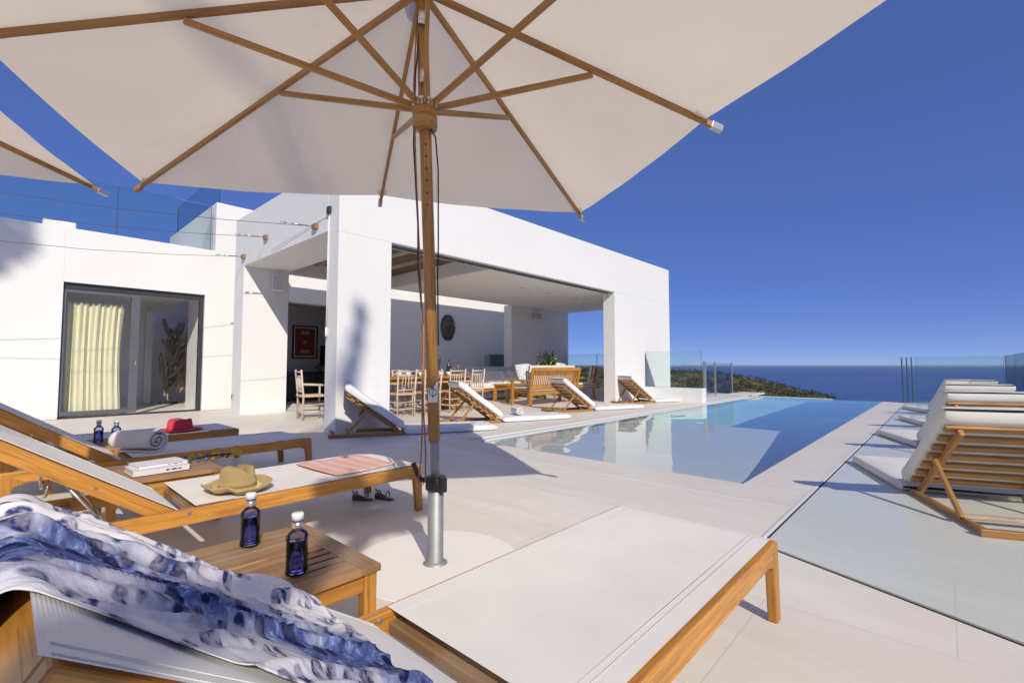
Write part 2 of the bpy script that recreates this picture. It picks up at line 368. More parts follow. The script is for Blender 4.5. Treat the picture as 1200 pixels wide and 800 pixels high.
def cushion(L,W,H,seed=0,nx=26,ny=14,r=.03):   # flat boxed cushion along y from 0..L, x centred, z 0..H
    b=MB()
    def prof(t):  # superellipse cross-section
        a=2*math.pi*t; c_,s_=math.cos(a),math.sin(a); e=.28
        return math.copysign(abs(c_)**e,c_),math.copysign(abs(s_)**e,s_)
    def g(u,v):
        y=v*L; px,pz=prof(u); endk=min(1,(min(v,1-v)*L/r+.02)) ; endk=math.sqrt(max(0,1-(1-endk)**2)) if endk<1 else 1
        x=px*W/2; nz=noise.noise(Vector((x*3+seed,y*3,seed)))*.012+noise.noise(Vector((x*9+seed,y*7,seed)))*.004
        return (x*(1-.02*(1-endk)),y,H/2+pz*H/2*endk+(nz if pz>0 else 0))
    b.grid(40,nx,g,W*2,L); return b
# ------------------------------------------------------------------ setting: terrace, pool, sea, hill
PX0,PX1,PY0,PY1=-4.6,-1.29,4.29,17.15
def sheet(rects,z,th=.2):
    b=MB()
    for (x0,x1,y0,y1) in rects: b.bb(x0,x1,y0,y1,z-th,z)
    return b
struct(sheet([(-11.99,PX0-.45,-10,17.6),(PX0-.45,4.0,-10,PY0-.5),(PX1+.5,3.0,PY0-.5,17.3)],0).build('terrace_floor','stone'))
struct(sheet([(PX0-.45,PX1+.5,PY0-.5,PY0),(PX1,PX1+.497,PY0,17.32),(PX0-.45,PX0-.16,PY0,17.75)],.003,.25).build('pool_coping','coping',bev=.006))
struct(MB().bb(PX0-.16,PX0-.02,PY0,17.2,-.5,-.012).build('pool_rim','pool_rim',bev=.01))
struct(MB().bb(PX0-.16,PX1,PY1,PY1+.18,-1.6,-.022).build('infinity_edge','pool_rim',bev=.01))
struct(MB().bb(PX0-.75,PX0-.02,16.6,18.0,.004,.06).build('pool_step','coping',bev=.008))
yb=9.0
pb=MB(); pb.prism([(PY0,-.05),(yb,-.62),(yb,-1.6),(PY0,-1.6)],0,PX0-.02,PX1)
beach=struct(pb.build('pool_beach','pool_pale'))
pf=MB(); pf.bb(PX0-.1,PX1+.1,yb-.1,PY1+.1,-1.7,-1.42); pf.bb(PX0-.14,PX0-.02,PY0,PY1,-1.5,-.05) if False else None
floor_=struct(pf.build('pool_floor','pool_blue'))
pw=MB(); pw.bb(PX0-.15,PX0-.0205,PY0,PY1,-1.6,-.06); pw.bb(PX1+.001,PX1+.12,PY0,PY1,-1.6,-.255); pw.bb(PX0,PX1,PY1-.012,PY1-.001,-1.6,-.06)
wall_=struct(pw.build('pool_wall','pool_blue'))
wt=MB()
def wf(u,v):
    x=PX0-.02+u*(PX1-PX0+.018); y=PY0+.002+v*(PY1-PY0+.0); 
    h=noise.noise(Vector((x*2.2,y*1.6,0)))*.0030+noise.noise(Vector((x*6,y*4,3)))*.0008
    return (x,y,-.033+h)
wt.grid(80,300,wf); water_=struct(wt.build('water','water'))
if water_.data.polygons[0].normal.z<0: water_.data.flip_normals()
water_.cycles.is_caustics_caster=True
for o in (beach,floor_,wall_): o.cycles.is_caustics_receiver=True
gf=MB(); gf.prism([(-.775,2.915),(2.9,1.39),(2.9,16.9),(-.775,16.9)],2,.0,.008); struct(gf.build('glass_floor','frost'))
gp=MB(); gp.bb(-.790,-.777,2.92,16.9,.0005,.004); gp.bar((-.784,2.907,.002),(2.9,1.380,.002),.007,.004); struct(gp.build('floor_gap','gap'))
struct(MB().bb(-.812,-.793,2.92,16.9,.0005,.009).build('floor_trim','white_plastic'))
# terrain and sea
def az_px(x): return R(42.6)-math.atan((x-600)/550)      # bearing left of +Y for an image column (used only for the hill's outline)
prof=[(300,438),(560,432),(672,431),(760,435),(820,438),(850,441),(900,449),(960,463),(1000,475),(1060,500),(1150,540)]
def yr(px):
    for (a,b),(c,d) in zip(prof,prof[1:]):
        if a<=px<=c: return b+(d-b)*(px-a)/(c-a)
    return prof[0][1] if px<300 else prof[-1][1]
def hz(az,r):
    px=600+550*math.tan(max(-1.25,min(1.25,R(42.6)-az))) if abs(R(42.6)-az)<1.3 else (-999 if az>R(42.6) else 2000)
    if px<-400 or px>1900: f=0
    else: f=1
    k=math.cos(max(-1.3,min(1.3,R(42.6)-az)))
    zr=1-(yr(px)-428)/550*300*k
    n=noise.fractal(Vector((math.sin(az)*r*.02,math.cos(az)*r*.02,0)),1,2,5)*3.2
    near=-1.2-max(0,r-19)*.55
    if r<70: z=near
    elif r<300:
        t=(r-70)/230; z0=near if r<70 else -29; t2=t*t*(3-2*t); z=z0+(zr-z0)*t2+n*t
    else: z=zr-(r-300)*.35+n
    if px<=-400: z=-.9+n*.1 if r<60 else -.9-(r-60)*.2
    if px>1500: z=near if r<70 else -29-(r-70)*.5
    return max(z,-135)
rs=[17.9,19,22,28,36,48,60,70,85,100,115,130,145]+[150+i*5 for i in range(0,41)]+[360,380,420,480,560,700]
b=MB(); na=420
def hf(u,v):
    az=-math.pi+2*math.pi*u; i=min(len(rs)-1,int(round(v*(len(rs)-1)))); r=rs[i]; return (-math.sin(az)*r,math.cos(az)*r,hz(az,r))
b.grid(na,len(rs)-1,hf); hill=b.build('hillside','land'); struct(hill)
struct(MB().bb(-120000,120000,-120000,120000,-121,-120).build('sea','sea'))
b=MB()
for i in range(5200):
    px=random.uniform(640,1000); az=az_px(px); r=random.uniform(165,318); z=hz(az,r); c=Vector((-math.sin(az)*r,math.cos(az)*r,z)); sz=random.uniform(.5,1.5)*(1.3 if random.random()<.15 else 1)
    for k in range(9):
        p=c+Vector((random.gauss(0,.6),random.gauss(0,.6),random.uniform(0,.9)))*sz; a=Vector((random.uniform(-1,1),random.uniform(-1,1),random.uniform(-.6,1)))*sz*.6; d=Vector((random.uniform(-1,1),random.uniform(-1,1),random.uniform(-.6,1)))*sz*.6
        n=len(b.v); b.v+= [p,p+a,p+d]; b.face([n,n+1,n+2],[(0,0)]*3)
sc=b.build('scrub','scrub'); tag(sc,'dark green scrub scattered over the dry headland',None,None,'stuff')
hz_m=bpy.data.materials.new('sea_haze'); hz_m.use_nodes=True; ht_=hz_m.node_tree; ht_.nodes.clear()
vo_=ht_.nodes.new('ShaderNodeVolumePrincipled'); vo_.inputs['Color'].default_value=(.80,.86,.95,1); vo_.inputs['Density'].default_value=.000014; vo_.inputs['Anisotropy'].default_value=.2
ho_=ht_.nodes.new('ShaderNodeOutputMaterial'); ht_.links.new(vo_.outputs[0],ho_.inputs['Volume']); M['haze']=hz_m
hzo=MB().bb(-119000,119000,-119000,119000,-122.5,21).build('haze','haze'); hzo['kind']='stuff'
# ------------------------------------------------------------------ pavilion
pav=thing('pavilion','white cubic open sided pavilion beside the pool','pavilion')
b=MB(); X0,X1=-6.86,-6.5
b.bb(X0,X1,3.3,4.2,0,2.98); b.bb(X0,X1,11.17,14.6,0,2.98); b.bb(X0,X1,3.3,14.6,2.98,4.09)
b.bb(-11.05,-10.5,3.3,4.2,0,3.04); b.bb(-11.05,X0-.0,3.3,4.2,3.04,4.088)
b.bb(-10.62,X0,6.77,14.59,3.0,4.086); b.bb(-10.62,X0,4.2,6.77,3.42,4.086); b.bb(-10.85,-10.5,11.4,14.58,0,3.0)
b.bb(-10.62,-10.5,4.2,6.77,3.0,3.42)
b.build('wall','plaster',pav,bev=.006)
MB().bb(-10.49,-6.865,6.78,14.57,2.985,2.998).build('soffit','soffit',pav)
b=MB(); b.bb(-10.5,-6.862,4.2,6.77,3.30,3.42); b.build('ceiling_boards','brown_boards',pav)
b=MB()
for y in (4.75,5.4,6.05): b.bb(-10.5,-6.862,y,y+.04,3.235,3.3)
b.bb(-6.95,-6.862,4.2,6.765,3.22,3.3); b.build('ceiling_beam','white_wood',pav)
b=MB(); b.bb(-6.74,-6.70,4.2,11.17,2.955,2.979); b.bb(-6.64,-6.61,4.2,11.17,2.965,2.979); b.build('curtain_track','grey_frame',pav)
for (x,y) in ((-7.9,9.0),(-7.9,10.1),(-7.9,11.4)):
    MB().lathe([(.0,2.976),(.05,2.976),(.055,2.984)],(x,y,0),16).build('downlight','lamp_grey',pav)
b=MB(); b.bb(-10.4,-8.5,14.3,14.58,0,.17); b.bb(-10.4,-8.4,14.42,14.46,.17,1.3) if False else None; b.build('low_kerb','plaster',pav)
# low wall with glass near the pool
lw=thing('low_wall','low white wall running out from the pavilion toward the pool','low wall')
b=MB(); b.bb(-6.499,-4.78,12.7,13.0,0,.38); b.build('wall_body','plaster',lw,bev=.006)
MB().bb(-6.499,-5.6,12.28,12.698,0,.09).build('step','plaster',lw,bev=.006)
def glass_panel(name,label,p,q,z0,z1,group,th=.016,parent=None,mat='glass'):
    o=MB().bar((p[0],p[1],(z0+z1)/2),(q[0],q[1],(z0+z1)/2),th,z1-z0).build(name,mat,parent)
    if label: tag(o,label,'glass panel',group)
    L=(Vector((q[0],q[1],0))-Vector((p[0],p[1],0))); L.normalize()
    for a in (p,q):
        e=MB(); s_=1 if a is q else -1; e.bar((a[0]+L.x*.004*s_,a[1]+L.y*.004*s_,z0),(a[0]+L.x*.004*s_,a[1]+L.y*.004*s_,z1),.016,.006,up=(L.x,L.y,0))
        e.build('glass_edge','glass_edge',o)
    return o
G='frameless glass balustrade panels'
glass_panel('glass_balustrade','clear glass panel on the low white wall by the pavilion corner',(-6.45,12.85),(-4.85,12.85),.38,1.4,G)
# end-of-pool fence: steel posts with panes
pf=thing('pool_fence','glass fence with slim grey posts beyond the low wall at the pool end','fence')
pp=[(-4.95,13.3),(-5.42,14.7),(-5.62,16.1),(-5.75,18.2)]
for (x,y) in pp: MB().bb(x-.018,x+.018,y-.025,y+.025,0,1.12).build('post','steel',pf,bev=.003)
for a,c in zip(pp,pp[1:]): MB().bar((a[0],a[1]+.05,.58),(c[0],c[1]-.05,.58),.012,1.0).build('pane','pane',pf)
glass_panel('glass_balustrade','glass balustrade across the far open end of the pavilion, right section',(-9.15,14.5),(-6.9,14.5),.17,1.42,G)
glass_panel('glass_balustrade','glass balustrade in front of the pavilion rear wall panel',(-10.45,14.5),(-9.2,14.5),.17,1.42,G)
glass_panel('glass_balustrade','glass panel before the grey patio wall behind the daybed',(-11.8,11.45),(-11.8,12.9),.3,1.39,G)
# right fence
GR='glass fence panels on the right edge of the terrace'
glass_panel('glass_fence','wide glass fence panel at the far end behind the white recliners',(-.56,16.5),(1.06,16.5),.0,1.235,GR)
for i,(x,l) in enumerate(((-.84,'first'),(-.74,'second'),(-.64,'third'))):
    o=MB().bb(x-.012,x+.012,16.35,16.62,0,1.22).build('glass_fin','glass_edge'); tag(o,'%s narrow green glass fin from the pool, beside the far fence'%l,'glass fin','green glass fins at the far corner')
for i,(y0,y1,l) in enumerate(((14.3,16.45,'side glass fence panel nearest the far corner, behind the recliners'),(12.1,14.25,'second side glass fence panel from the far corner'),(9.9,12.05,'third side glass fence panel from the far corner, at the right picture edge'))):
    glass_panel('glass_fence',l,(1.09,y0),(1.09,y1),0,1.235,GR)
# ------------------------------------------------------------------ house
hs_=thing('house','white flat roofed house wing with sliding glass door','house')
b=MB(); HX=-12.1
b.bb(-12.4,HX,-10,.74,0,3.6); b.bb(-12.4,HX,3.03,4.84,0,3.6); b.bb(-12.4,HX,.74,3.03,2.57,3.6)
b.bb(-12.4,HX,4.84,6.1,2.6,3.6); b.bb(-12.4,HX,6.1,13.4,0,3.6); b.bb(-12.4,HX,3.2,13.4,3.6,4.72)
b.bb(-16.5,-12.4,3.2,3.5,3.45,4.718)
b.bb(-15.3,-12.4,-1,3.2,3.2,3.45); b.bb(-17,-12.4,4.2,13.3,3.2,3.45)   # roof slab
b.build('wall','plaster',hs_,bev=.006)
b=MB(); b.bb(-12.3,HX-.02,-10,3.1,3.6,3.63); b.build('coping','bright_steel',hs_) if False else None
MB().bb(-12.38,-12.14,.42,.88,3.6,3.72).build('roof_vent','plaster',hs_,bev=.02)
b=MB(); # interior of the room behind the door
b.bb(-16.2,-16.0,-1,6.1,0,3.2) ; b.bb(-13.5,-12.4,3.04,3.2,0,2.6); b.bb(-15.3,-12.4,-1,3.04,2.6,2.7)
b.bb(-15.35,-15.25,-1,2.62,0,2.6); b.bb(-15.35,-15.25,2.62,3.5,2.42,2.6); b.bb(-15.3,-13.5,3.9,4.0,0,2.6)
b.build('interior_wall','plaster_in',hs_)
MB().bb(-16,-12.105,-1,4.0,-.2,-.004).build('interior_floor','stone',hs_)
MB().bb(-15.22,-15.19,2.50,2.66,0,2.42).build('door_jamb','white_plastic',hs_)
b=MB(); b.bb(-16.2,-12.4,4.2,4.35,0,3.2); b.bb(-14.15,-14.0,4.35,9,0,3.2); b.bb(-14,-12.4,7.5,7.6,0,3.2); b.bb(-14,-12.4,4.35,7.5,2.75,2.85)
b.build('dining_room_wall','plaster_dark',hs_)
MB().bb(-14,-12.105,4.35,7.5,-.2,-.004).build('interior_floor','stone',hs_)
dr=MB(); dr.bb(-12.27,-12.17,.742,3.028,2.46,2.568); dr.bb(-12.27,-12.17,2.95,3.028,.03,2.46); dr.bb(-12.27,-12.17,.742,3.028,.0,.03)
door=dr.build('sliding_door','dark_frame',hs_)
b=MB(); b.bb(-12.22,-12.16,1.76,1.90,.05,2.44); b.bb(-12.22,-12.16,.76,1.76,.05,.13); b.bb(-12.22,-12.16,.745,.79,.13,2.44); b.bb(-12.22,-12.16,.79,1.76,2.38,2.44); b.build('door_frame','grey_frame',door,bev=.004)
MB().bb(-12.195,-12.185,.79,1.76,.13,2.38).build('pane','door_glass',door)
MB().bb(-12.158,-12.148,1.845,1.87,1.0,1.1).build('handle','bright_steel',door,bev=.003)
cu=MB()
def cf(u,v):
    y=.82+u*.88*(1-.05*math.sin(v*3)) ; a=u*62; amp=.035*(.6+.5*v)
    return (-12.42+amp*math.sin(a)+.02*math.sin(u*23+v*2),y+.012*math.sin(a*2+v),.03+v*2.2-(.0))
cu.grid(130,14,cf); tag(cu.build('curtain','cream'),'cream pleated curtain behind the sliding glass door','curtain')
dw=thing('driftwood_sculpture','tall twisted driftwood sculpture seen through the open door','sculpture',(-15.0,3.08,0))
b=MB()
for k in range(46):
    a=random.uniform(0,6.3); y0=random.uniform(-.2,.2); pts=[]; z0=random.uniform(.05,1.7); L_=random.uniform(.4,.8); s1=random.uniform(-.35,.35); ph=random.uniform(0,6)
    for i in range(9):
        t=i/8; pts.append((.10*math.sin(a+t*3),max(-.26,min(.26,y0+s1*t+.07*math.sin(ph+t*4))),min(2.2,z0+L_*t+.05*math.sin(ph*2+t*5))))
    r0=random.uniform(.016,.042); b.tube(pts,[r0*(.35+.9*math.sin(math.pi*(i+.6)/9.4)) for i in range(9)],7)
b.build('branch','driftwood',dw)
MB().bb(-.1,.1,-.25,.25,0,.05).build('plinth','dark_frame',dw)
# roof glass
GG='glass balustrade panels on the house roof'
for y0,y1,l in ((-3.2,-.95,'roof glass balustrade panel at the far left edge of the house'),(-.93,1.47,'roof glass balustrade panel above the left of the sliding door'),(1.49,3.12,'roof glass balustrade panel beside the raised white wall')):
    glass_panel('roof_glass',l,(-12.2,y0),(-12.2,y1),3.6,4.63,GG)
glass_panel('roof_glass','glass panel on top of the raised white wall, receding from the roof edge',(-12.45,3.35),(-16.4,3.35),4.73,5.6,GG,mat='pane')
# picture, console, mask, speakers, sconce
pc=thing('framed_picture','dark red framed picture with gold motifs in the dim dining room','picture',(-13.98,6.1,1.69))
b=MB(); h,w2=.485,.37
b.bb(-.02,.03,-w2,w2,h-.04,h); b.bb(-.02,.03,-w2,w2,-h,-h+.04); b.bb(-.02,.03,-w2,-w2+.04,-h+.04,h-.04); b.bb(-.02,.03,w2-.04,w2,-h+.04,h-.04); b.build('frame','black',pc)
MB().bb(-.01,.004,-w2+.04,w2-.04,-h+.04,h-.04).build('mat','paper',pc); MB().bb(.005,.01,-w2+.075,w2-.075,-h+.075,h-.075).build('canvas','picture_red',pc)
for q in ((-.13,.13,.23,.32),(-.06,.06,-.05,.05),(-.13,.13,-.32,-.23)): MB().bb(.011,.014,*q).build('motif','gold',pc)
cs=thing('sideboard','dark sideboard with a small plant in the dim dining room','sideboard',(-13.7,6.2,0))
MB().bb(-.25,.25,-.9,.9,0,.82).build('cabinet','dark_frame',cs,bev=.01)
b=MB()
for x in (-.6,-.2,.2,.6): b.bb(.251,.262,x-.17,x+.17,.1,.74)
b.build('door_front','pot',cs)
o=thing('potted_plant','small plant in a glass on the dark sideboard','plant',(-13.55,6.35,.82)); MB().lathe([(.03,0),(.045,.1)],n=12).build('glass_pot','clear_glass',o)
def leaves(b,c,r,n,l=.06,wd=.02,zs=1.0):
    for i in range(n):
        d=Vector((random.gauss(0,1),random.gauss(0,1),random.gauss(.5,.8))); d.normalize(); p=Vector(c)+Vector((d.x*r*random.random()**.5,d.y*r*random.random()**.5,abs(d.z)*r*zs*random.random()))
        s_=d.cross(Vector((random.random(),random.random(),1))); s_.normalize(); k=len(b.v); ll=l*random.uniform(.6,1.3)
        b.v+=[p,p+d*ll*.5+s_*wd,p+d*ll,p+d*ll*.5-s_*wd]; b.face([k,k+1,k+2,k+3],[(0,0)]*4)
b=MB(); leaves(b,(0,0,.1),.12,60,.08,.02); b.build('foliage','leaf',o)
tv=MB(); tv.bb(-13.95,-13.9,6.55,7.3,1.0,1.6); tag(tv.build('dark_screen','black'),'dark flat panel beside the red picture','screen')
mk=thing('wall_mask','round dark metal mask hanging on the grey patio wall','wall mask',(-12.09,10.0,2.25))
b=MB(); b.grid(20,20,lambda u,v:(.10*max(0,1-((u-.5)**2+(v-.5)**2)*4)**.5+.03*noise.noise(Vector((u*9,v*9,1))),(u-.5)*.62*math.sqrt(max(.05,1-((v-.5)*1.9)**2)),(v-.5)*.85)); b.build('face','mask',mk)
for s_ in (-.12,.12): MB().lathe([(.0,.0),(.05,.01),(.06,.03)],(.1,s_,.1),10).build('eye','gold',mk)
for k in range(16): a=k/16*6.28; MB().tube([(.02,.24*math.cos(a),.34*math.sin(a)),(.03,.30*math.cos(a),.43*math.sin(a))],.02,5).build('spike','mask',mk)
def speaker(loc,label,rz):
    t=thing('wall_speaker',label,'speaker',loc,rz,'white wall speakers')
    b=MB(); b.prism([(-.11,-.16),(.11,-.16),(.11,.16),(-.11,.16)],0,.07,.2); b.build('cabinet','white_plastic',t,bev=.02)
    MB().bb(.201,.206,-.095,.095,-.145,.145).build('grille','lamp_grey',t); MB().bb(0,.07,-.03,.03,-.05,.05).build('bracket','grey_frame',t); return t
speaker((-10.49,3.98,2.74),'white speaker on the pavilion jamb left of the corner column',R(-25))
o=thing('wall_lamp','small pale box lamp high on the pavilion rear wall','wall lamp',(-10.49,12.66,2.72)); MB().bb(0,.12,-.2,.2,-.1,.1).build('housing','lamp_grey',o,bev=.02); MB().bb(.02,.10,-.16,.16,-.104,-.1).build('diffuser','white_plastic',o)
o=thing('wall_socket','small round socket on the jamb below the wire shadow','socket',(-10.95,3.29,.35)); MB().bb(-.04,.04,-.012,0,-.06,.06).build('plate','lamp_grey',o,bev=.003); MB().bb(-.02,.02,-.018,-.012,-.03,.03).build('cover','grey_frame',o)
# shade wires with brackets and turnbuckles
def wire(label,p,q):
    t=thing('shade_wire',label,'wire',p,0,'steel wires strung from the pavilion end wall'); p=Vector(p);q=Vector(q); d=q-p
    MB().tube([(0,0,0)]+[tuple(d*t_+Vector((0,0,-.10*math.sin(math.pi*t_)))) for t_ in (.25,.5,.75,1)],.004,6).build('cable','wire',t)
    u=d.normalized(); b=MB(); b.tube([tuple(u*.10),tuple(u*.36)],.009,6); b.tube([tuple(u*.42),tuple(u*.5)],.012,6); b.build('turnbuckle','bright_steel',t)
    MB().bb(-.07,.07,-.02,.03,-.04,.04).build('bracket','teak_old',t)
wire('upper steel wire fixed near the pavilion corner column',(-7.24,3.27,3.19),(-7.6,-1.5,2.86))
wire('lower steel wire fixed at the left end of the pavilion lintel',(-10.49,3.27,3.22),(-10.2,-1.5,2.8))
wire('middle steel wire fixed on the pavilion end wall',(-9.3,3.27,3.40),(-9.5,-1.5,3.05))
o=thing('pulley_cord','white pulley cord on a small bracket hanging down the corner column','cord',(-6.8,3.285,0))
b=MB(); b.tube([(-.0,0,3.32),(0,-.01,1.55)],.006,6); b.tube([(.03,0,3.32),(.03,-.01,1.62)],.006,6); b.tube([(0,0,3.3),(-2.2,-.01,3.1)],.006,6); b.build('cord','white_plastic',o)
MB().bb(-.02,.06,-.03,.012,3.3,3.4).build('pulley','dark_frame',o); MB().lathe([(.0,1.42),(.02,1.44),(.02,1.56),(.0,1.58)],(.015,-.01,0),8).build('toggle','white_plastic',o)
# ------------------------------------------------------------------ parasols
def rib_bar(b,p,q,wd,th): b.bar(p,q,wd,th)
def parasol(label,base,top,corners,cords,hub_z,group,rz=0,full=True):
    """corners C2,C1,C3,C4 in order round the canopy; base/top are the mast ends (world, relative to base)"""
    t=thing('parasol',label,'parasol',base,0,group); B=Vector(base)
    top=Vector(top)-B; cs_=[Vector(c)-B for c in corners]
    mids=[(cs_[i]+cs_[(i+1)%4])/2+Vector((0,0,.03)) for i in range(4)]
    ends=[]
    for i in range(4): ends+=[cs_[i],mids[i]]
    apex=top
    b=MB()
    for i in range(8):
        a,c=ends[i],ends[(i+1)%8]
        def f(u,v,a=a,c=c):
            e=a.lerp(c,u); p=apex.lerp(e,v); sag=-.045*math.sin(math.pi*u)*v*(1-.3*v)
            sag+=.010*noise.noise(Vector((p.x*3,p.y*3,p.z)))*v
            return p+Vector((0,0,.022+sag*.8))
        b.grid(12,14,f)
    b.build('canopy','canvas',t)
    mp=lambda z_: Vector((0,0,.36)).lerp(top,(z_-.36)/(top.z-.36)) if full else top*(z_/top.z)
    hub=mp(hub_z); up_=(top-mp(.4)).normalized()
    for i,e in enumerate(ends):
        d=(e-apex); L=d.length; d.normalize(); rb=MB(); st=apex+d*.06; en=e+d*.05
        rb.bar(st,en,.022,.032); r_=rb.build('rib','parasol_wood',t,bev=.003)
        MB().bar(en-d*.02,en+d*.055,.03,.042).build('rib_cap','parasol_wood' if (i==0 and full) else 'bright_steel',r_,bev=.003)
        k=MB(); s_=.10; side=Vector((d.y,-d.x,0)).normalized()
        n=len(k.v); off=Vector((0,0,.008)); k.v+=[e+d*.03+off,e-d*.10+side*.05+off,e-d*.10-side*.05+off]; k.face([0,1,2],[(0,0)]*3); k.build('pocket','canvas',r_)
        a_=apex+d*(L*(.40 if i%2==0 else .565)) ; h_=hub+Vector((d.x,d.y,0)).normalized()*.05
        k=MB(); k.bar(h_,a_-Vector((0,0,.03)),.019,.03); s2=k.build('strut','parasol_wood',t,bev=.003)
        k=MB(); sd=Vector((d.y,-d.x,0)).normalized()
        for q in (-1,1): k.tube([h_+sd*.011*q,h_+sd*.02*q],.016,10)
        k.build('hinge','bright_steel',s2)
    M3=up_.to_track_quat('Z','Y').to_matrix()
    def al(b,o): b.v=[M3@Vector(v)+o for v in b.v]; return b
    al(MB().lathe([(.03,-.12),(.058,-.115),(.062,-.10),(.062,.005),(.055,.012),(.03,.014)],n=24),hub).build('hub','parasol_wood',t)
    al(MB().lathe([(.058,.015),(.058,.03),(.03,.035)],n=24),hub).build('hub_ring','bright_steel',t)
    al(MB().lathe([(.06,-.03),(.07,.0),(.07,.05),(.03,.07)],n=24),apex).build('crown','parasol_wood',t)
    m0=mp(.62) if full else mp(.1)
    MB().tube([m0,top],.030,18).build('mast','parasol_wood',t)
    if full:
        b=MB()
        for z_ in (.64,.70,1.05,1.1): pass
        MB().tube([mp(.37),mp(.66)],.023,16).build('sleeve','steel',t)
        tb=MB().lathe([(.062,0),(.062,.006),(.047,.018),(.040,.02),(.040,.395),(.034,.4)],n=24).build('ground_tube','steel',t)
        MB().lathe([(.43,-.0),(.43,.004)],n=64,c=(-.02,.02,.0015)).build('base_plate','disc',t) 
        cl=MB(); cl.lathe([(.049,.37),(.052,.375),(.052,.43),(.049,.435)],n=20); c_=cl.build('clamp','black',t)
        k=MB(); k.tube([(-.05,.0,.41),(-.095,-.02,.405),(-.115,-.03,.43),(-.14,-.04,.49)],[.016,.014,.012,.014],8); k.build('lever','black',c_)
        k=MB(); k.box((.055,0,.40),(.03,.035,.07)); k.build('bolt_block','black',c_,bev=.004)
        # painted label and holes on the mast
        lp=mp(.865); cw=Vector((1.93,-1.52,0)).normalized(); sdv=Vector((cw.y,-cw.x,0))
        k=MB(); k.grid(8,2,lambda u,v: lp+cw*(.0312*math.cos((u-.5)*1.7))+sdv*(.0312*math.sin((u-.5)*1.7))+Vector((0,0,(v-.5)*.10))); lab=k.build('label_plate','white_plastic',t)
        k=MB(); pts=[lp+cw*(.0325*math.cos(.33*math.sin(a)/.5))+sdv*(.018*math.sin(a))+Vector((0,0,.018*math.cos(a))) for a in [i/20*6.283 for i in range(21)]]; k.tube(pts,.0018,5,False)
        k.tube([lp+cw*.033+Vector((0,0,-.027)),lp+cw*.033+Vector((0,0,.027))],.0016,5); k.build('label_mark','black',lab)
        k=MB()
        for i in range(6):
            q=mp(hub_z-.2-.06*i); k.tube([q+cw*.028,q+cw*.0315],.005,8)
        k.build('peg_hole','black',t)
        for dz in (.13,.42):
            MB().lathe([(0,-.035),(.02,-.03),(.02,.03),(0,.035)],hub+up_*dz+cw*.04,8).build('pulley','bright_steel',t)
        # cords
        hp=lambda z_,o: mp(z_)+sdv*o+cw*.02
        sg=1
        k=MB(); k.tube([hp(hub_z+.5,.02),hp(hub_z+.1,.05),hp(hub_z-.3,.052),hp(1.6,.047),hp(1.2,.043),hp(.9,.052),hp(.7,.058),hp(.52,.07),hp(.43,.085),hp(.39,.075),hp(.42,.05),hp(.56,.045),hp(.8,.05),hp(1.2,.036)],.0042,6); k.build('pull_cord','cord',t)
        k=MB(); k.tube([hp(hub_z+.6,-.012),hp(hub_z+.15,.04),hp(hub_z-.2,.06),hp(hub_z-.6,.05),hp(1.5,.056),hp(1.25,.042),hp(1.0,.048)],.0042,6)
        k.tube([hp(hub_z-.1,-.02),hp(hub_z-.16,-.05),hp(hub_z-.32,-.058),hp(hub_z-.7,-.048),hp(1.45,-.04),hp(1.1,-.034)],.004,6); k.build('cable','black_cord',t)
    return t
Z=2.37
C1=Vector((-2.40,3.53,Z)); C2=Vector((-4.45,.68,Z)); C3=Vector((.475,1.885,Z)); C4=C2+C3-C1
PG='large square cream parasols with wooden ribs'
parasol('large square cream parasol standing over the side table in the foreground',(-1.929,1.524,0),(-1.87,1.36,2.88),[C2,C1,C3,C4],None,2.30,PG)
u_=Vector((.58,.81,0)); v_=Vector((.865,-.50,0))
K=Vector((-4.79,.43,Z)); U1=Vector((-.62,-.78,0)).normalized()*3.4; U2=Vector((-.78,.62,0)).normalized()*3.4
# second parasol: its corner K is the one that shows; the rest lies left of the frame
ed1=Vector((-3.77+4.79,-.05-.43,0)).normalized()*3.3; ed2=Vector((-5.0+4.79,-.06-.43,0)).normalized()*3.3
ctr=K+(ed1+ed2)/2
parasol('second cream parasol of which one corner shows at the left edge',(ctr.x,ctr.y,0),(ctr.x,ctr.y,2.88),[K,K+ed2,K+ed1+ed2,K+ed1],None,2.3,PG,full=False)
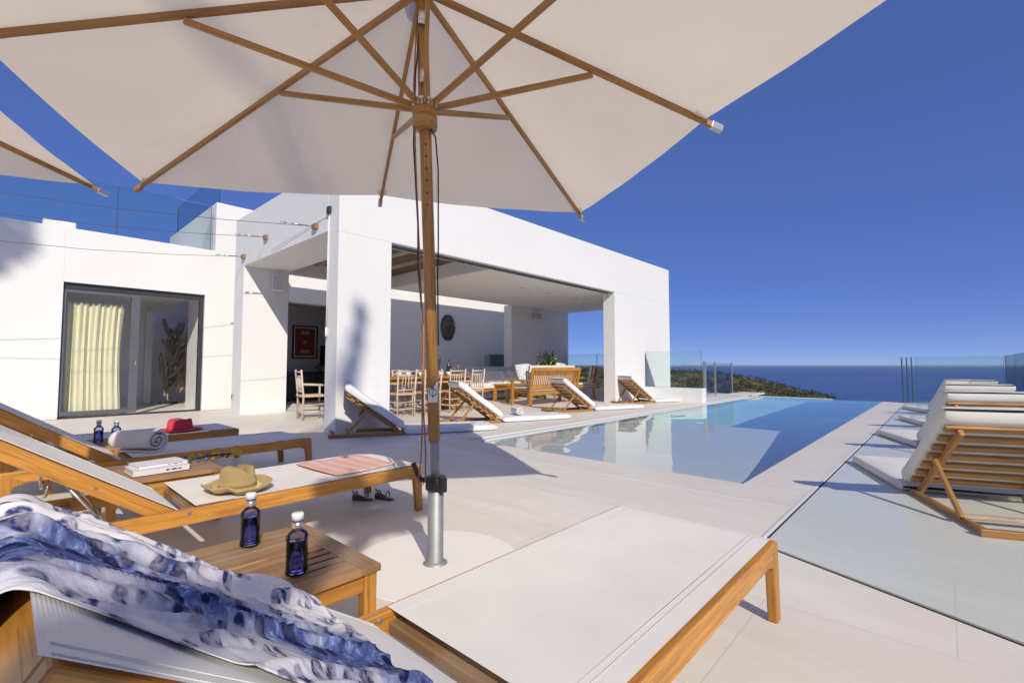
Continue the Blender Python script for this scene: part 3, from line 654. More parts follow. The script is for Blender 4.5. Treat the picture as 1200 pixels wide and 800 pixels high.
# ------------------------------------------------------------------ teak sun loungers (origin: ground under the foot end centre, head towards -y)
W=.70; HT=.31; HY=-1.36; BL=.826; BA=R(34.5); HB=-1.40
def make_lounger():
    t=thing('sun_lounger','teak lounger','sun lounger')
    for s_ in (-1,1):
        x=s_*(W/2-.016)
        b=MB(); b.prism([(0,HT),(-1.36-.62,HT-.03),(-1.36-.62,HT-.10),(-.12,HT-.072),(-.06,HT-.095),(.005,0),(-.045,0),(.012,HT-.06)] if False else [(0,HT),(-2.0,HT),(-2.0,HT-.075),(-.0,HT-.075)],0,x-.016,x+.016); b.build('side_rail','teak',t,bev=.005)
        b=MB(); b.prism([(.003,HT-.002),(-.105,HT-.076),(-.05,HT-.095),(-.028,0),(.022,0)],0,x-.0185,x+.0185); b.build('leg','teak',t,bev=.005)
        b=MB(); b.prism([(-1.995,HT-.004),(-1.87,HT-.076),(-1.94,HT-.10),(-1.965,0),(-2.02,0)],0,x-.0185,x+.0185); b.build('leg','teak',t,bev=.005)
    hd=Vector((0,-math.cos(BA),math.sin(BA))); nn=Vector((0,math.sin(BA),math.cos(BA))); hp=Vector((0,HB,HT-.05))
    for s_ in (-1,1):
        x=s_*(W/2-.052); p=hp+Vector((x,0,0)); b=MB(); b.bar(p-hd*.03,p+hd*BL,.034,.065,up=nn); b.build('back_rail','teak',t,bev=.005)
    b=MB(); p=hp+hd*(BL-.014)-nn*.012; b.bar(p-Vector((W/2-.069,0,0)),p+Vector((W/2-.069,0,0)),.028,.088,up=nn); b.build('head_rail','teak',t,bev=.004)
    for y_,z_ in ((HY+.05,HT-.045),(-.04,HT-.035),(-1.75,HT-.05)): MB().bar((-W/2+.032,y_,z_),(W/2-.032,y_,z_),.048,.03).build('crossbar','teak_old',t,bev=.004)
    hw=W/2-.036
    def sf(u,v):
        y=HY+.03+v*(-HY-.03+.012); x=(u-.5)*2*(W/2-.019); dz=-.010*math.sin(math.pi*u)*math.sin(math.pi*min(1,v*1.05)); 
        if v>.985: dz-=.012
        return (x,y,HT+.006+dz+.0012*noise.noise(Vector((x*5,y*4,2))))
    b=MB(); b.grid(20,40,sf,W,1.36)
    b.bb(-W/2+.014,W/2-.014,-.0,.014,HT-.05,HT-.004)
    s1=b.build('seat_sling','sling',t)
    for x in (-.275,.275,.255): MB().tube([(x,HY+.05,HT+.0065+.0002-.010*math.sin(math.pi*(x/W+.5))*0),(x,-.03,HT+.0062)],.0008,5).build('seam','seam',s1)
    hw2=W/2-.075
    def bf(u,v):
        x=(u-.5)*2*(W/2-.037); q=hp+hd*(.01+v*(BL+.004))+nn*(.0375-.018*math.sin(math.pi*u)*math.sin(math.pi*v)); return (x,q.y,q.z)
    b=MB(); b.grid(16,24,bf,W,BL)
    for s_ in (-1,1):
        for k in range(2): q=hp+hd*.01+nn*(.0385)+Vector((s_*(W/2-.045-.022*k),0,0)); b.bar(q,q+hd*(BL-.006),.0022,.0012,up=nn)
    s_b=b.build('back_sling','sling',t)
    b=MB(); 
    for s_ in (-1,1): b.tube([(s_*.27,HB-.40,HT+.19),(s_*.27,HB-.24,HT-.05)],.006,6); b.tube([(s_*.2,HB-.44,HT+.21),(s_*.2,HB-.45,HT+.13),(s_*.1,HB-.45,HT+.11)],.006,6)
    b.tube([(-.27,HB-.24,HT-.05),(.27,HB-.24,HT-.05)],.006,6); b.build('prop','bright_steel',t)
    b=MB()
    for s_ in (-1,1): b.tube([(s_*(W/2-.034),HY,HT-.02),(s_*(W/2+.004),HY,HT-.02)],.008,8); b.tube([(s_*(W/2-.06),HB-.30,HT+.156),(s_*(W/2-.033),HB-.30,HT+.156)],.007,8)
    b.build('bolt','bright_steel',t); return t
LG='teak loungers with white slings in a row'
lp=make_lounger()
place(lp,0,(-.86,2.10,0),0,'nearest teak lounger in front, its raised back under the blue scarf',LG)
place(lp,1,(-3.05,2.0,0),0,'teak lounger with straw hat and red striped towel on it',LG)
place(lp,1,(-4.80,2.02,0),0,'teak lounger with a rolled white towel lying on it',LG)
place(lp,1,(-6.05,1.78,0),0,'teak lounger with the red hat on it, farthest from the camera',LG)
# ------------------------------------------------------------------ slatted side tables
def make_table(w=.6,d=.6,h=.33,ns=9):
    t=thing('side_table','table','side table'); fr=MB(); f_=.07
    fr.bb(-w/2,w/2,d/2-f_,d/2,h-.024,h); fr.bb(-w/2,w/2,-d/2,-d/2+f_,h-.024,h); fr.bb(-w/2,-w/2+f_,-d/2+f_,d/2-f_,h-.024,h); fr.bb(w/2-f_,w/2,-d/2+f_,d/2-f_,h-.024,h)
    fr.build('tabletop_frame','teak_old',t,bev=.003)
    sw=(w-2*f_)/ns
    for i in range(ns): x=-w/2+f_+sw*(i+.5); MB().bb(x-sw/2+.008,x+sw/2-.008,-d/2+f_-.01,d/2-f_+.01,h-.021,h-.003).build('slat','teak_old',t,bev=.002)
    for sx in (-1,1):
        for sy in (-1,1): MB().bb(sx*(w/2-.01),sx*(w/2-.055),sy*(d/2-.01),sy*(d/2-.055),0,h-.024).build('leg','teak',t,bev=.004)
    ap=MB()
    for s_ in (-1,1): ap.bb(s_*(w/2-.018),s_*(w/2-.04),-d/2+.055,d/2-.055,h-.084,h-.024); ap.bb(-w/2+.055,w/2-.055,s_*(d/2-.018),s_*(d/2-.04),h-.084,h-.024)
    ap.build('apron','teak',t,bev=.003); return t
TG='slatted teak side tables between the loungers'
tp=make_table()
place(tp,0,(-1.73,.60,0),0,'teak side table holding two blue bottles beside the parasol mast',TG)
place(tp,1,(-3.80,.72,0),0,'teak side table with the white books and yellow beads',TG)
place(tp,1,(-5.43,.55,0),0,'teak side table with two blue bottles behind the rolled towel',TG)
# ------------------------------------------------------------------ bottles
def make_bottle():
    t=thing('water_bottle','bottle','bottle')
    MB().lathe([(.0,.0),(.028,0),(.034,.005),(.034,.012),(.0325,.02),(.0325,.105),(.034,.112),(.0335,.120),(.028,.130),(.019,.137),(.0165,.142),(.0165,.17)],n=28).build('glass_body','blue_glass',t)
    MB().lathe([(.0,.006),(.026,.007),(.0295,.012),(.029,.02),(.029,.100),(.0,.101)],n=24).build('water_fill','blue_glass',t)
    MB().lathe([(.0172,.140),(.0172,.166)],n=24).build('neck_label','bright_steel',t)
    MB().bb(.0173,.0178,-.006,.006,.147,.159).build('neck_emblem','gold',t)
    MB().lathe([(.0178,.1665),(.0178,.170)],n=20).build('seal_ring','black',t)
    MB().lathe([(.0,.192),(.016,.192),(.0185,.189),(.0185,.1705),(.0,.170)],n=24).build('cap','white_plastic',t); return t
bp=make_bottle(); BG='cobalt blue water bottles'
place(bp,0,(-1.935,.655,.33),R(-20),'blue water bottle standing farther back on the foreground side table',BG)
place(bp,1,(-1.565,.672,.33),R(-60),'blue water bottle nearest the camera on the foreground side table',BG)
place(bp,1,(-5.46,.60,.33),R(-30),'blue bottle left of its twin behind the rolled towel',BG)
place(bp,1,(-5.32,.70,.33),R(-30),'blue bottle touching the rolled towel, right of its twin',BG)
# ------------------------------------------------------------------ scarf over the nearest lounger
hd=Vector((0,-math.cos(BA),math.sin(BA))); nn=Vector((0,math.sin(BA),math.cos(BA))); hp=Vector((-.86,2.10+HB,HT-.05))
def nz(x,y,z): return noise.noise(Vector((x,y,z)))
def ridge(n): return (1-min(1,abs(n)*2.8))**1.4
def fold(x,s):
    wx=x+.10*nz(x*2.0,s*2.2,3.3)+.03*nz(x*6,s*5,8.1)+.16*s
    env=.55+.75*abs(nz(x*2.6,s*2.8,17))
    a=ridge(nz(wx*7.0,s*1.3,1.3)); b_=ridge(nz(wx*16,s*2.4,4.7)); c_=ridge(nz(wx*34,s*4.5,7.9)); d=ridge(nz(x*6+s*5,s*8,12.1))
    return (.019*a+.014*b_*env+.008*c_*env+.006*d*env)+.016*nz(x*3,s*3,21)-.010
def scf(u,v):
    s=-.40+v*1.03
    xr=-.565-.125*max(0,1-max(0,s)/.34)-.008*math.sin(s*11)+.012*nz(s*9,1,1); xl=-1.205+.02*nz(s*5,2,2)
    if s<0: xr-=.9*min(.30,-s)*(.8+.5*nz(s*7,3,3)); xl+=.10*(-s)
    if s>.5: xl+=.05*(s-.5)/.2
    s2=s+(.05*nz(u*5,9,4)+.03*nz(u*13,9,7))*max(0,(v-.8)/.2)
    x=xl+(xr-xl)*u; h=fold(x,s2)
    e=min(1,u*14); e2=min(1,(1-u)*14); ev=min(1,(1-v)*20)
    h=.003+max(0,h)*(.35+.65*e)*(.25+.75*e2)*(.35+.65*ev)
    if s2>.54: h+=.007*ridge(nz(u*6,s2*7,31))*(min(1,(s2-.54)/.06))
    T_=.0400
    if s2>=0:
        q=hp+hd*(BL+.006-s2)+nn*(T_+h-.012*math.sin(math.pi*min(1,max(0,(x+1.19)/.64)))*math.sin(math.pi*min(1,s2/BL)))
        p=Vector((x,q.y,q.z))
    else:
        a=-s2; r0=.030; bend=r0*R(124); ang=min(a/r0,R(124)); c0=hp+hd*(BL+.006)+nn*(T_-r0)
        p=c0+(nn*math.cos(ang)+hd*math.sin(ang))*(r0+h*(1-.5*min(1,a/.1)))
        if a>bend: p=p+Vector((0,.012*nz(x*9,a*6,2)+.02*min(1,(a-bend)/.25),-(a-bend)))
        p=Vector((x,p.y,p.z))
    if x<-1.18: k=(-1.18-x); p.z-=k*1.3
    if x>-.55 and s2>=0: k=(x+.55); p.z-=k*1.2
    return p
b=MB(); b.grid(140,250,scf,.95,1.32)
pr=b.build('scarf','pareo'); tag(pr,'crumpled blue and white leopard print scarf over the nearest lounger back','scarf')
m_=pr.modifiers.new('sol','SOLIDIFY'); m_.thickness=.0012
# ------------------------------------------------------------------ hats, towels, books, beads, sandals
ht=thing('straw_hat','golden woven straw hat with dented crown on a white lounger','hat',(-2.885,.905,HT+.008),R(20)); ht.scale=(1.02,1.02,1.25)
pf_=[(0,.105),(.045,.112),(.078,.104),(.088,.085),(.097,.03),(.105,.012),(.125,.010),(.16,.018),(.182,.034),(.184,.038),(.18,.039),(.157,.024),(.125,.016)]
b=MB(); b.lathe([(max(r,.001),z) for r,z in pf_],n=44,sx=1.0,sy=.86)
b.v=[Vector((v.x,v.y,v.z-.035*math.exp(-((v.y)/.025)**2)*max(0,min(1,(v.z-.07)/.04))*(1 if abs(v.x)<.09 else 0)-(.012*abs(v.x)/.18 if abs(v.x)>.12 else 0)+.010*noise.noise(v*14))) for v in b.v]
b.build('weave','straw',ht); MB().lathe([(.0985,.022),(.1005,.022),(.0985,.042),(.0965,.042)],n=40,sx=1,sy=.86).build('hat_band','straw',ht)
rh=thing('red_hat','flat topped red felt hat on the farthest lounger','hat',(-5.95,1.30,HT+.008),R(-35)); rh.scale=(1.2,1.2,1.35)
b=MB(); b.lathe([(.001,.088),(.075,.09),(.088,.082),(.095,.05),(.10,.012),(.13,.006),(.17,.004),(.175,.008),(.13,.012)],n=36,sx=1.1,sy=.95); b.v=[Vector((v.x,v.y,v.z+.006*noise.noise(v*12)-.012*math.exp(-(v.y/.03)**2)*(v.z>.07))) for v in b.v]; b.build('felt','red_felt',rh); MB().lathe([(.0985,.014),(.1005,.014),(.0975,.034),(.0955,.034)],n=36,sx=1.1,sy=.95).build('hat_band','red_felt',rh)
# rolled towel: spiral
def rolled(name,label,loc,rz,L,Rr,mat='towel',turns=3.4):
    b=MB(); n=90
    def f(u,v):
        a=v*turns*2*math.pi; r=.014+(Rr-.014)*v; y=(u-.5)*L+.008*math.sin(a*.7+2)*(1 if abs(u-.5)>.45 else 0); 
        return (r*math.cos(a)*1.08,y,Rr*.93+r*math.sin(a)*.93+.004*noise.noise(Vector((u*5,a,0))))
    b.grid(18,n,f,L,1.2); o=b.build(name,mat); o.location=loc; o.rotation_euler=(0,0,rz); m=o.modifiers.new('s','SOLIDIFY'); m.thickness=.012; m.offset=-1; tag(o,label,'towel'); return o
rolled('rolled_towel','thick white towel rolled up on the third lounger',(-4.74,.76,HT+.004),R(-52),.34,.098,turns=2.8)
b=MB()
def tf(u,v):
    x=-3.30+u*.50+.02*math.sin(v*5); y=1.40+v*.44+.05*u*.6; z=HT+.012+.012*max(0,noise.noise(Vector((u*2,v*2.5,3))))*1.4+.002*noise.noise(Vector((u*11,v*9,1)))
    if u<.02 or u>.98 or v<.02 or v>.98: z=HT+.009
    return (x,y,z)
b.grid(40,40,tf); o=b.build('striped_towel','striped'); tag(o,'red and white striped towel spread on the straw hat lounger','towel'); m=o.modifiers.new('s','SOLIDIFY'); m.thickness=.006; m.offset=1
def book(loc,rz,label,w,l,h):
    t=thing('book',label,'book',loc,rz,'white books stacked on the side table')
    MB().bb(-w/2+.004,w/2-.003,-l/2+.004,l/2-.004,.003,h-.003).build('pages','pages',t)
    b=MB(); b.bb(-w/2,w/2,-l/2,l/2,0,.003); b.bb(-w/2,w/2,-l/2,l/2,h-.003,h); b.bb(w/2-.003,w/2,-l/2,l/2,.003,h-.003); b.build('cover','paper',t)
    b=MB()
    for i,(a,c) in enumerate(((.02,.035),(.038,.042),(.05,.075),(.08,.086),(.09,.10))): b.bb(w/2,w/2+.0006,a,c,h*.35,h*.62)
    b.bb(w/2,w/2+.0006,-l/2+.004,l/2-.004,h-.0015,h-.0005); b.build('title_lettering','black',t); return t
book((-3.72,.70,.331),R(3),'thick white book lying under the thinner book on the table',.22,.29,.034)
book((-3.75,.71,.366),R(8),'thin white book lying on top of the thick one',.19,.26,.016)
bd=thing('bead_necklace','yellow and blue bead necklace with a tassel beside the books','necklace',(-3.93,.98,.332),R(10))
b=MB(); b2=MB()
for i in range(22):
    a=i/22*6.28; p=Vector((.10*math.cos(a),.21*math.sin(a)*.8,.013)); (b if i%3 else b2).lathe([(0,-.013),(.010,-.008),(.013,0),(.010,.008),(0,.013)],p,8)
b.build('yellow_bead','yellow',bd); b2.build('blue_bead','bead_blue',bd)
b=MB(); 
for i in range(40):
    a=random.uniform(0,6.28); r=random.uniform(0,.03); b.tube([(.06,.15,.02),(.06+r*math.cos(a)+.02,.2,.02+abs(r*math.sin(a))),(.07+r*math.cos(a)*1.2,.25,.012+abs(r*math.sin(a))*.8)],.0035,4)
b.build('tassel','yellow',bd)
b=MB(); b.tube([(.12,-.22,.03),(.11,0,.035),(.12,.16,.03),(.18,.10,.02)],.007,6); b.build('black_strap','black',bd)
for i,(x,y,rz,l) in enumerate(((-3.12,1.98,20,'brown strappy sandal standing nearest the lounger foot'),(-3.22,1.86,35,'brown strappy sandal leaning behind its twin under the lounger'))):
    t=thing('sandal',l,'sandal',(x,y,0),R(rz),'brown sandals under the straw hat lounger')
    b=MB(); b.prism([(-.12,0),(.12,0),(.125,.012),(.02,.022),(-.06,.05),(-.12,.055)],1,-.036,.036); b.build('sole','leather',t,bev=.006)
    for x0 in (-.08,.05): MB().tube([(x0,-.036,.03),(x0,-.03,.075),(x0,.0,.09),(x0,.03,.075),(x0,.036,.03)],.007,5).build('strap','strap',t)
    MB().tube([(-.1,-.03,.05),(-.13,0,.10),(-.1,.03,.05)],.006,5).build('heel_strap','strap',t)
    t.scale=(.62,.62,.7)
# ------------------------------------------------------------------ floor recliners (origin: hinge centre on the floor, foot towards +y)
def make_recliner(cm,wood_,ang=36,BL=.92,W=.66,PL=1.22):
    t=thing('floor_recliner','recliner','floor recliner'); A=R(ang); hd=Vector((0,-math.cos(A),math.sin(A))); nn=Vector((0,math.sin(A),math.cos(A))); h0=Vector((0,0,.03))
    for s_ in (-1,1):
        x=s_*(W/2-.06)
        MB().bar((x,.03,.025),(x,-.96,.025),.034,.045).build('base_rail',wood_,t,bev=.006)
        MB().bar(h0+Vector((x*.9,0,0)),h0+Vector((x*.9,0,0))+hd*BL,.03,.045,up=nn).build('back_rail',wood_,t,bev=.006)
        p=h0+hd*(BL*.62)+Vector((x*1.07,0,0)); MB().bar(p,(x*1.07,-.64-.1,.045),.026,.035).build('prop',wood_,t,bev=.005)
    MB().bar((-W/2+.02,-.955,.03),(W/2-.02,-.955,.03),.04,.045).build('crossbar',wood_,t,bev=.005); MB().bar((-W/2+.03,-.72,.055),(W/2-.03,-.72,.055),.04,.028).build('crossbar','driftwood',t,bev=.005)
    for i in range(7):
        p=h0+hd*(.13+(BL-.15)/6*i)+nn*.034; MB().bar(p-Vector((W/2-.02,0,0)),p+Vector((W/2-.02,0,0)),.056,.02,up=nn).build('slat',wood_,t,bev=.004)
    c=cushion(BL+.08,W,.11,2.0); c.v=[h0+Vector((v.x,0,0))+hd*(BL+.10-v.y)+nn*(v.z+.046) for v in c.v]; c.build('back_cushion',cm,t)
    c=cushion(PL,W,.09,5.0); c.v=[Vector((v.x,v.y+.05,v.z+.005)) for v in c.v]; c.build('seat_cushion',cm,t)
    return t
RG='white floor recliners on the right of the pool'
rp=make_recliner('cushion','teak_pale',40,.84,.80)
RX,RY=.11,4.93
for i,(dx,dy,rz,l) in enumerate(((0,0,22,'nearest floor recliner on the right, showing its slatted wooden back'),(.0,2.67,22,'second floor recliner in the right row from the camera'),(.03,5.27,22,'third floor recliner in the right row from the camera'),(.0,8.14,22,'last floor recliner in the right row, by the glass fence'))):
    place(rp,i,(RX+dx,RY+dy,0),R(rz+(0,1.5,-2,1)[i]),l,RG)
r5=make_recliner('cushion','teak_pale',58,.9,.7); tag(r5,'steeper cream recliner cut by the right picture edge','floor recliner',RG); r5.location=(1.27,12.2,.0); r5.rotation_euler=(0,0,R(22))
LG2='white floor recliners between the pavilion and the pool'
lp2=make_recliner('cushion_w','teak_pale',36,.92,.62,1.4)
for i,(x,y,rz,l) in enumerate(((-6.02,4.05,-27,'floor recliner in front of the white corner column'),(-5.98,6.02,-22,'floor recliner with a small rolled towel, in front of the dining chairs'),(-5.95,8.9,-21,'floor recliner standing before the slatted bench'),(-6.0,11.9,-20,'floor recliner by the far pavilion pier'))):
    place(lp2,i,(x,y,0),R(rz),l,LG2)
rolled('rolled_towel','small rolled white towel on the recliner before the dining chairs',(-5.78,6.42,.105),R(60),.34,.075)
# ------------------------------------------------------------------ dining set
dt=thing('dining_table','long wooden dining table in the pavilion set with glasses','dining table',(-8.5,5.95,0))
MB().bb(-.5,.5,-1.5,1.5,.72,.76).build('tabletop','teak',dt,bev=.006); 
b=MB(); b.bb(-.42,.42,-1.38,1.38,.64,.72); b.build('apron','teak',dt)
for sy in (-1,1): MB().bb(-.3,.3,sy*1.12-.12,sy*1.12+.12,0,.64).build('trestle','teak',dt,bev=.02)
def make_chair():
    t=thing('dining_chair','chair','dining chair')   # faces -x ; back at +x
    for sy in (-1,1):
        MB().tube([(.20,sy*.20,0),(.19,sy*.20,.42),(.24,sy*.21,.92)],.018,8).build('back_post','white_wood',t)
        MB().tube([(-.20,sy*.21,0),(-.2,sy*.21,.62)],.018,8).build('leg','white_wood',t)
        MB().tube([(-.24,sy*.22,.63),(.2,sy*.21,.65)],.016,8).build('arm','white_wood',t)
    b=MB()
    b.tube([(.235,-.21,.88),(.235,.21,.88)],.014,8); b.tube([(.23,-.21,.80),(.23,.21,.80)],.012,8); b.tube([(.205,-.2,.52),(.205,.2,.52)],.012,8)
    for k in (-.11,-.04,.04,.11): b.tube([(.205,k,.52),(.232,k*.9,.80)],.009,6)
    b.build('back_spindles','white_wood',t)
    b=MB()
    for z_ in (.15,.28): b.tube([(.2,-.2,z_),(.2,.2,z_)],.011,6); b.tube([(-.2,-.2,z_),(-.2,.2,z_)],.011,6); b.tube([(-.2,-.2,z_),(.2,-.2,z_)],.011,6); b.tube([(-.2,.2,z_),(.2,.2,z_)],.011,6)
    b.build('stretcher','white_wood',t)
    MB().bb(-.23,.22,-.23,.23,.42,.46).build('seat','blush_seat',t,bev=.012); return t
ch=make_chair(); CG='whitewashed armchairs round the dining table'
for i,(x,y,rz,l) in enumerate(((-7.95,5.38,0,'whitewashed dining chair just right of the corner column'),(-7.95,6.02,0,'whitewashed dining chair partly hidden by the parasol mast'),(-7.95,6.68,0,'whitewashed dining chair right of the parasol mast, on the near table side'),(-7.95,7.25,8,'whitewashed dining chair at the far right of the near table side'),(-8.72,3.95,-100,'whitewashed dining chair at the near table end left of the column'),(-9.12,4.75,180,'whitewashed dining chair across the table end, left of the column'),(-9.1,5.6,180,'whitewashed dining chair behind the table, first right of the column'),(-9.1,6.3,180,'whitewashed dining chair behind the table, opposite the mast'),(-9.1,7.0,180,'whitewashed dining chair behind the table, farthest'))):
    place(ch,i,(x,y,0),R(rz),l,CG)
def simple_bottle(name,label,loc,mat,s=1.0,cap='white_plastic'):
    t=thing(name,label,'bottle',loc); MB().lathe([(0,0),(.04*s,0),(.042*s,.01),(.042*s,.19*s),(.03*s,.22*s),(.015*s,.25*s),(.014*s,.30*s)],n=14).build('glass_body',mat,t); MB().lathe([(.016*s,.28*s),(.016*s,.31*s),(0,.312*s)],n=12).build('cap',cap,t)
simple_bottle('water_bottle','tall blue bottle on the dining table',(-8.25,5.05,.76),'blue_core',1.1)
simple_bottle('wine_bottle','pale amber bottle on the dining table beside the blue bottle',(-8.35,5.35,.76),'bottle_brown',1.05,'paper')
simple_bottle('wine_bottle','dark bottle at the far end of the dining table',(-8.6,7.15,.76),'bottle_dark',1.2,'black')
simple_bottle('wine_bottle','brown bottle at the far end of the dining table',(-8.45,7.3,.76),'bottle_brown',1.0,'black')
CGp='white cups set on the dining table'
for i in range(9):
    y=4.62+i*.27; x=-8.15+.06*(i%2)
    o=MB().lathe([(.0,0),(.03,0),(.05,.05),(.058,.10),(.055,.10),(.045,.05),(.0,.012)],n=14).build('cup','white_plastic'); o.location=(x,y,.761); tag(o,'small white cup on the near side of the dining table','cup',CGp)
for i,y in enumerate((4.9,6.3,6.9)):
    t=thing('fruit_bowl' if i==1 else 'candle_holder',('dark candle holder near the left of the dining table','dark bowl in the middle of the dining table','tall dark candle holder at the right of the dining table')[i],'bowl' if i==1 else 'candle holder',(-8.65,y,.76))
    if i==1: MB().lathe([(0,0),(.06,0),(.14,.09),(.135,.09),(.0,.02)],n=18).build('bowl','pot',t); MB().lathe([(.05,.0),(.06,.0),(.05,.02)],n=14).build('foot','pot',t)
    else: MB().lathe([(0,0),(.06,0),(.02,.04),(.018,.28),(.05,.31),(.05,.34),(0,.34)],n=14).build('stem','pot',t); MB().lathe([(0,.34),(.03,.34),(.03,.42),(0,.42)],n=12).build('candle','mask',t)
# ------------------------------------------------------------------ lounge set
def make_bench(L,label,loc,rz,back=True):
    """long axis y, back at +x, faces -x"""
    t=thing('bench' ,label,'bench',loc,rz); 
    for sy in (-1,1):
        y=sy*(L/2-.03); MB().bar((.27,y,0),(.27,y,.42),.06,.06,up=(1,0,0)).build('leg','teak',t,bev=.005); MB().bar((.27,y,.42),(.37,y,.93),.055,.045,up=(1,0,0)).build('back_post','teak',t,bev=.005)
        MB().bar((-.32,y,0),(-.32,y,.62),.06,.06,up=(1,0,0)).build('leg','teak',t,bev=.005)
        MB().bar((-.36,y,.635),(.31,y,.64),.07,.03).build('armrest','teak',t,bev=.006)
    b=MB(); b.bar((.37,-L/2+.06,.90),(.37,L/2-.06,.90),.035,.09); b.bar((.285,-L/2+.06,.45),(.285,L/2-.06,.45),.035,.07); b.build('back_frame','teak',t,bev=.004)
    n=int(L/.075)
    b=MB()
    for i in range(n): y=-L/2+.09+(L-.18)*i/(n-1); b.bar((.288,y,.47),(.367,y,.88),.028,.014,up=(1,0,0))
    b.build('back_slats','teak',t)
    b=MB(); b.bar((-.32,-L/2+.06,.30),(-.32,L/2-.06,.30),.03,.08); b.bar((.27,-L/2+.06,.30),(.27,L/2-.06,.30),.03,.08); b.bb(-.3,.25,-L/2+.06,L/2-.06,.33,.35); b.build('seat_frame','teak',t,bev=.004)
    c=cushion(L-.14,.58,.14,1); c.v=[Vector((v.x-.03,v.y-L/2+.07,v.z+.352)) for v in c.v]; c.build('seat_cushion','cushion',t)
    nb=2 if L>1.2 else 1
    for k in range(nb):
        l=(L-.16)/nb; c=cushion(l-.01,.50,.13,3+k)
        c.v=[Vector((.19+.18*(.0+(v.x+.25))-v.z*.98,-L/2+.08+k*l+v.y,.50+v.x+.25-.0)) for v in c.v]; c.build('back_cushion','cushion',t)
    return t
make_bench(2.05,'teak bench with slatted back turned to the pool and cream cushions',(-7.72,9.75,0),0)
make_bench(1.0,'teak armchair with cream cushions right of the slatted bench',(-8.05,12.05,0),R(35))
def scatter_pillow(label,loc,rot,w=.5,mat='pattern2',seed=0,group=None,d=None):
    o=pillow_mesh(w,d or w,.17,14,seed).build('pillow',mat); o.location=loc; o.rotation_euler=rot; tag(o,label,'pillow',group); return o
scatter_pillow('patterned pillow leaning at the left end of the slatted bench',(-7.80,8.98,.80),(R(10),R(66),0),.52,'pattern2',1)
scatter_pillow('patterned pillow leaning at the right end of the slatted bench',(-7.72,10.45,.84),(R(-8),R(68),0),.50,'pattern2',4)
db=thing('daybed','long teak daybed with white seat cushion and patterned backrest inside the pavilion','daybed',(-10.02,10.25,0))
b=MB(); b.bb(-.42,.42,-1.5,1.5,.24,.32); b.build('base_frame','teak',db,bev=.006)
for sx in (-.38,.38):
    for sy in (-1.44,1.44): MB().bb(sx-.03,sx+.03,sy-.03,sy+.03,0,.24).build('leg','teak',db)
c=cushion(2.96,.82,.17,8,60); c.v=[Vector((v.x,v.y-1.48,v.z+.322)) for v in c.v]; c.build('seat_cushion','cushion_w',db)
for k in range(3):
    c=cushion(.98,.46,.16,3+k); c.v=[Vector((-.25+v.z*-.9-.14*(v.x+.23),-1.48+k*.99+v.y,.5+v.x+.23)) for v in c.v]; c.build('back_cushion','pattern',db)
for k in range(7): scatter_pillow('white pillow in the row along the daybed backrest',(-10.0,9.0+k*.38,.64),(R(14*math.sin(k)),R(58),R(6*math.sin(k*2))),.42,'cushion_w',k,'white pillows along the daybed')
ct=thing('coffee_table','small teak coffee table between daybed and bench','coffee table',(-9.05,9.85,0))
MB().bb(-.28,.28,-.5,.5,.44,.48).build('tabletop','teak',ct,bev=.006)
b=MB(); b.bb(-.25,.25,-.46,.46,.37,.44); b.build('apron','teak',ct)
for sx in (-.24,.24):
    for sy in (-.45,.45): MB().bb(sx-.035,sx+.035,sy-.035,sy+.035,0,.37).build('leg','teak',ct,bev=.004)
st=thing('side_table','low teak stand holding the plant behind the bench','side table',(-9.0,11.2,0)); MB().bb(-.3,.3,-.3,.3,.40,.44).build('tabletop','teak',st,bev=.005)
for sx in (-.25,.25):
    for sy in (-.25,.25): MB().bb(sx-.03,sx+.03,sy-.03,sy+.03,0,.4).build('leg','teak',st)
o=thing('planter','dark square planter on the teak stand','planter',(-9.12,11.05,.44)); MB().bb(-.13,.13,-.13,.13,0,.24).build('box','pot',o,bev=.01); MB().bb(-.11,.11,-.11,.11,.22,.243).build('soil','bark',o)
o=thing('flower_vase','glass vase with leafy green stems and pale flowers by the bench','vase',(-8.88,11.3,.44)); MB().lathe([(.06,0),(.065,.0),(.06,.1),(.075,.3),(.07,.3)],n=16).build('vase','clear_glass',o)
b=MB()
for i in range(16): a=random.uniform(0,6.28); r=random.uniform(.05,.35); b.tube([(0,0,.05),(.3*r*math.cos(a),.3*r*math.sin(a),.35),(r*math.cos(a),r*math.sin(a),random.uniform(.5,.8))],.006,5)
for i in range(20): pass
leaves(b,(-.05,0,.30),.40,620,.15,.032,1.7); b.build('stems','leaf',o)
b=MB()
for i in range(16): b.lathe([(0,-.02),(.022,0),(0,.02)],(random.uniform(-.3,.3),random.uniform(-.3,.3),random.uniform(.45,.8)),6)
b.build('blossom','cream',o)
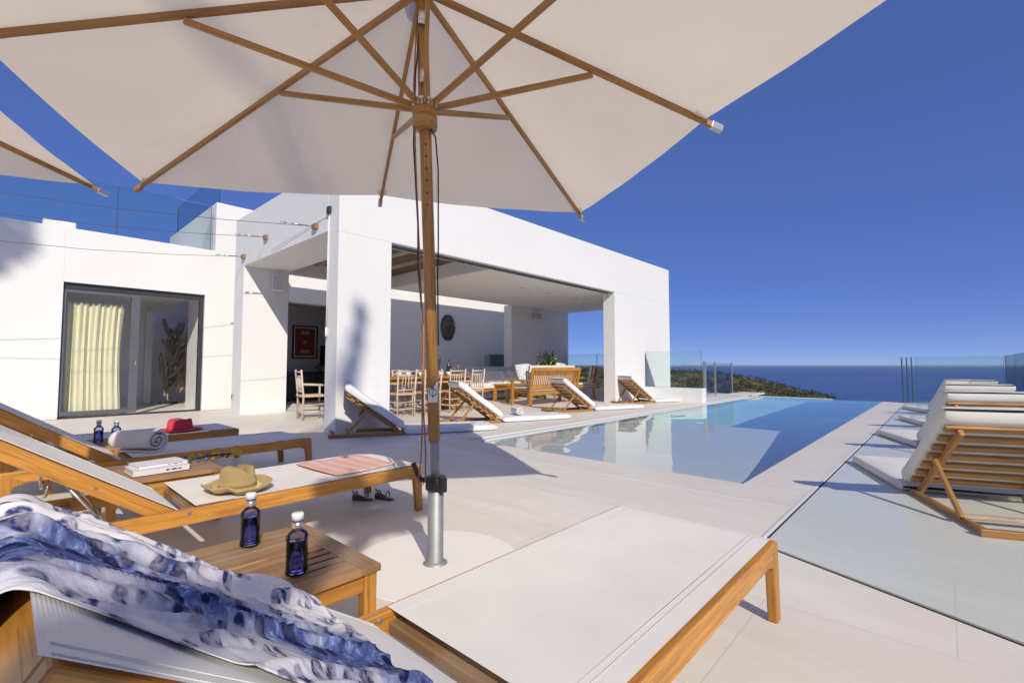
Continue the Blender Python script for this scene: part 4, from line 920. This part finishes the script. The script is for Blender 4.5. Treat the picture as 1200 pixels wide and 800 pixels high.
# ------------------------------------------------------------------ pines behind the camera that throw the dappled shade
def pine(label,base,bend,blobs,n,tr=.17):
    t=thing('pine_tree',label,'tree',base,0,'pines beside the terrace'); B=Vector(base)
    pts=[Vector((0,0,0))]+[Vector(p)-B for p in bend]; k=len(pts)
    MB().tube(pts,[tr*(1-.75*i/(k-1)) for i in range(k)],10).build('trunk','bark',t)
    lim=MB()
    for (c,r) in blobs: lim.tube([pts[-2].lerp(pts[-1],.6+.4*random.random()),Vector(c)-B],[tr*.2,.012],6)
    lim.build('limb','bark',t)
    b=MB()
    for (c,r) in blobs:
        for i in range(n):
            d=Vector((random.gauss(0,1),random.gauss(0,1),random.gauss(0,1))).normalized()*Vector((r[0],r[1],r[2])).length/1.732*random.random()**.4
            p=Vector(c)-B+Vector((d.x*r[0]/max(r),d.y*r[1]/max(r),d.z*r[2]/max(r)))
            a=Vector((random.gauss(0,1),random.gauss(0,1),random.gauss(0,1))).normalized(); q=a.cross(Vector((random.random(),.3,.7))).normalized(); s_=random.uniform(.06,.16); m=len(b.v)
            b.v+=[p-a*s_,p+q*s_*.35,p+a*s_,p-q*s_*.35]; b.face([m,m+1,m+2,m+3],[(0,0)]*4)
    b.build('crown','pine',t)
pine('low leaning pine beside the terrace behind the camera',(4.8,-4.6,0),[(4.6,-3.8,2),(4.4,-2.7,3.8),(4.0,-1.6,4.95)],
  [((3.82,-1.65,4.98),(.17,.17,.14)),((3.92,-1.25,5.0),(.18,.18,.14)),((4.1,-1.5,5.02),(.15,.15,.14))],150)
pine('slender tall pine with a pointed crown, far to the right behind the camera',(14.3,-10.5,-1.5),[(14.4,-10,8),(14.5,-9.0,13),(14.5,-7.2,15.8)],
  [((14.5,-6.32,17.25),(.06,.06,.3)),((14.5,-6.38,16.85),(.09,.09,.3)),((14.5,-6.45,16.5),(.13,.13,.25)),((14.5,-6.52,16.25),(.13,.13,.15))],110,.08)
pine('tall pine standing away from the terrace behind the camera',(6.8,-9.5,-.5),[(6.8,-9.4,5),(6.8,-9.3,11),(6.8,-9.3,17.5)],
  [((6.8,-9.3,17.45),(.72,.72,.6)),((6.7,-9.55,16.85),(.6,.6,.45))],700)
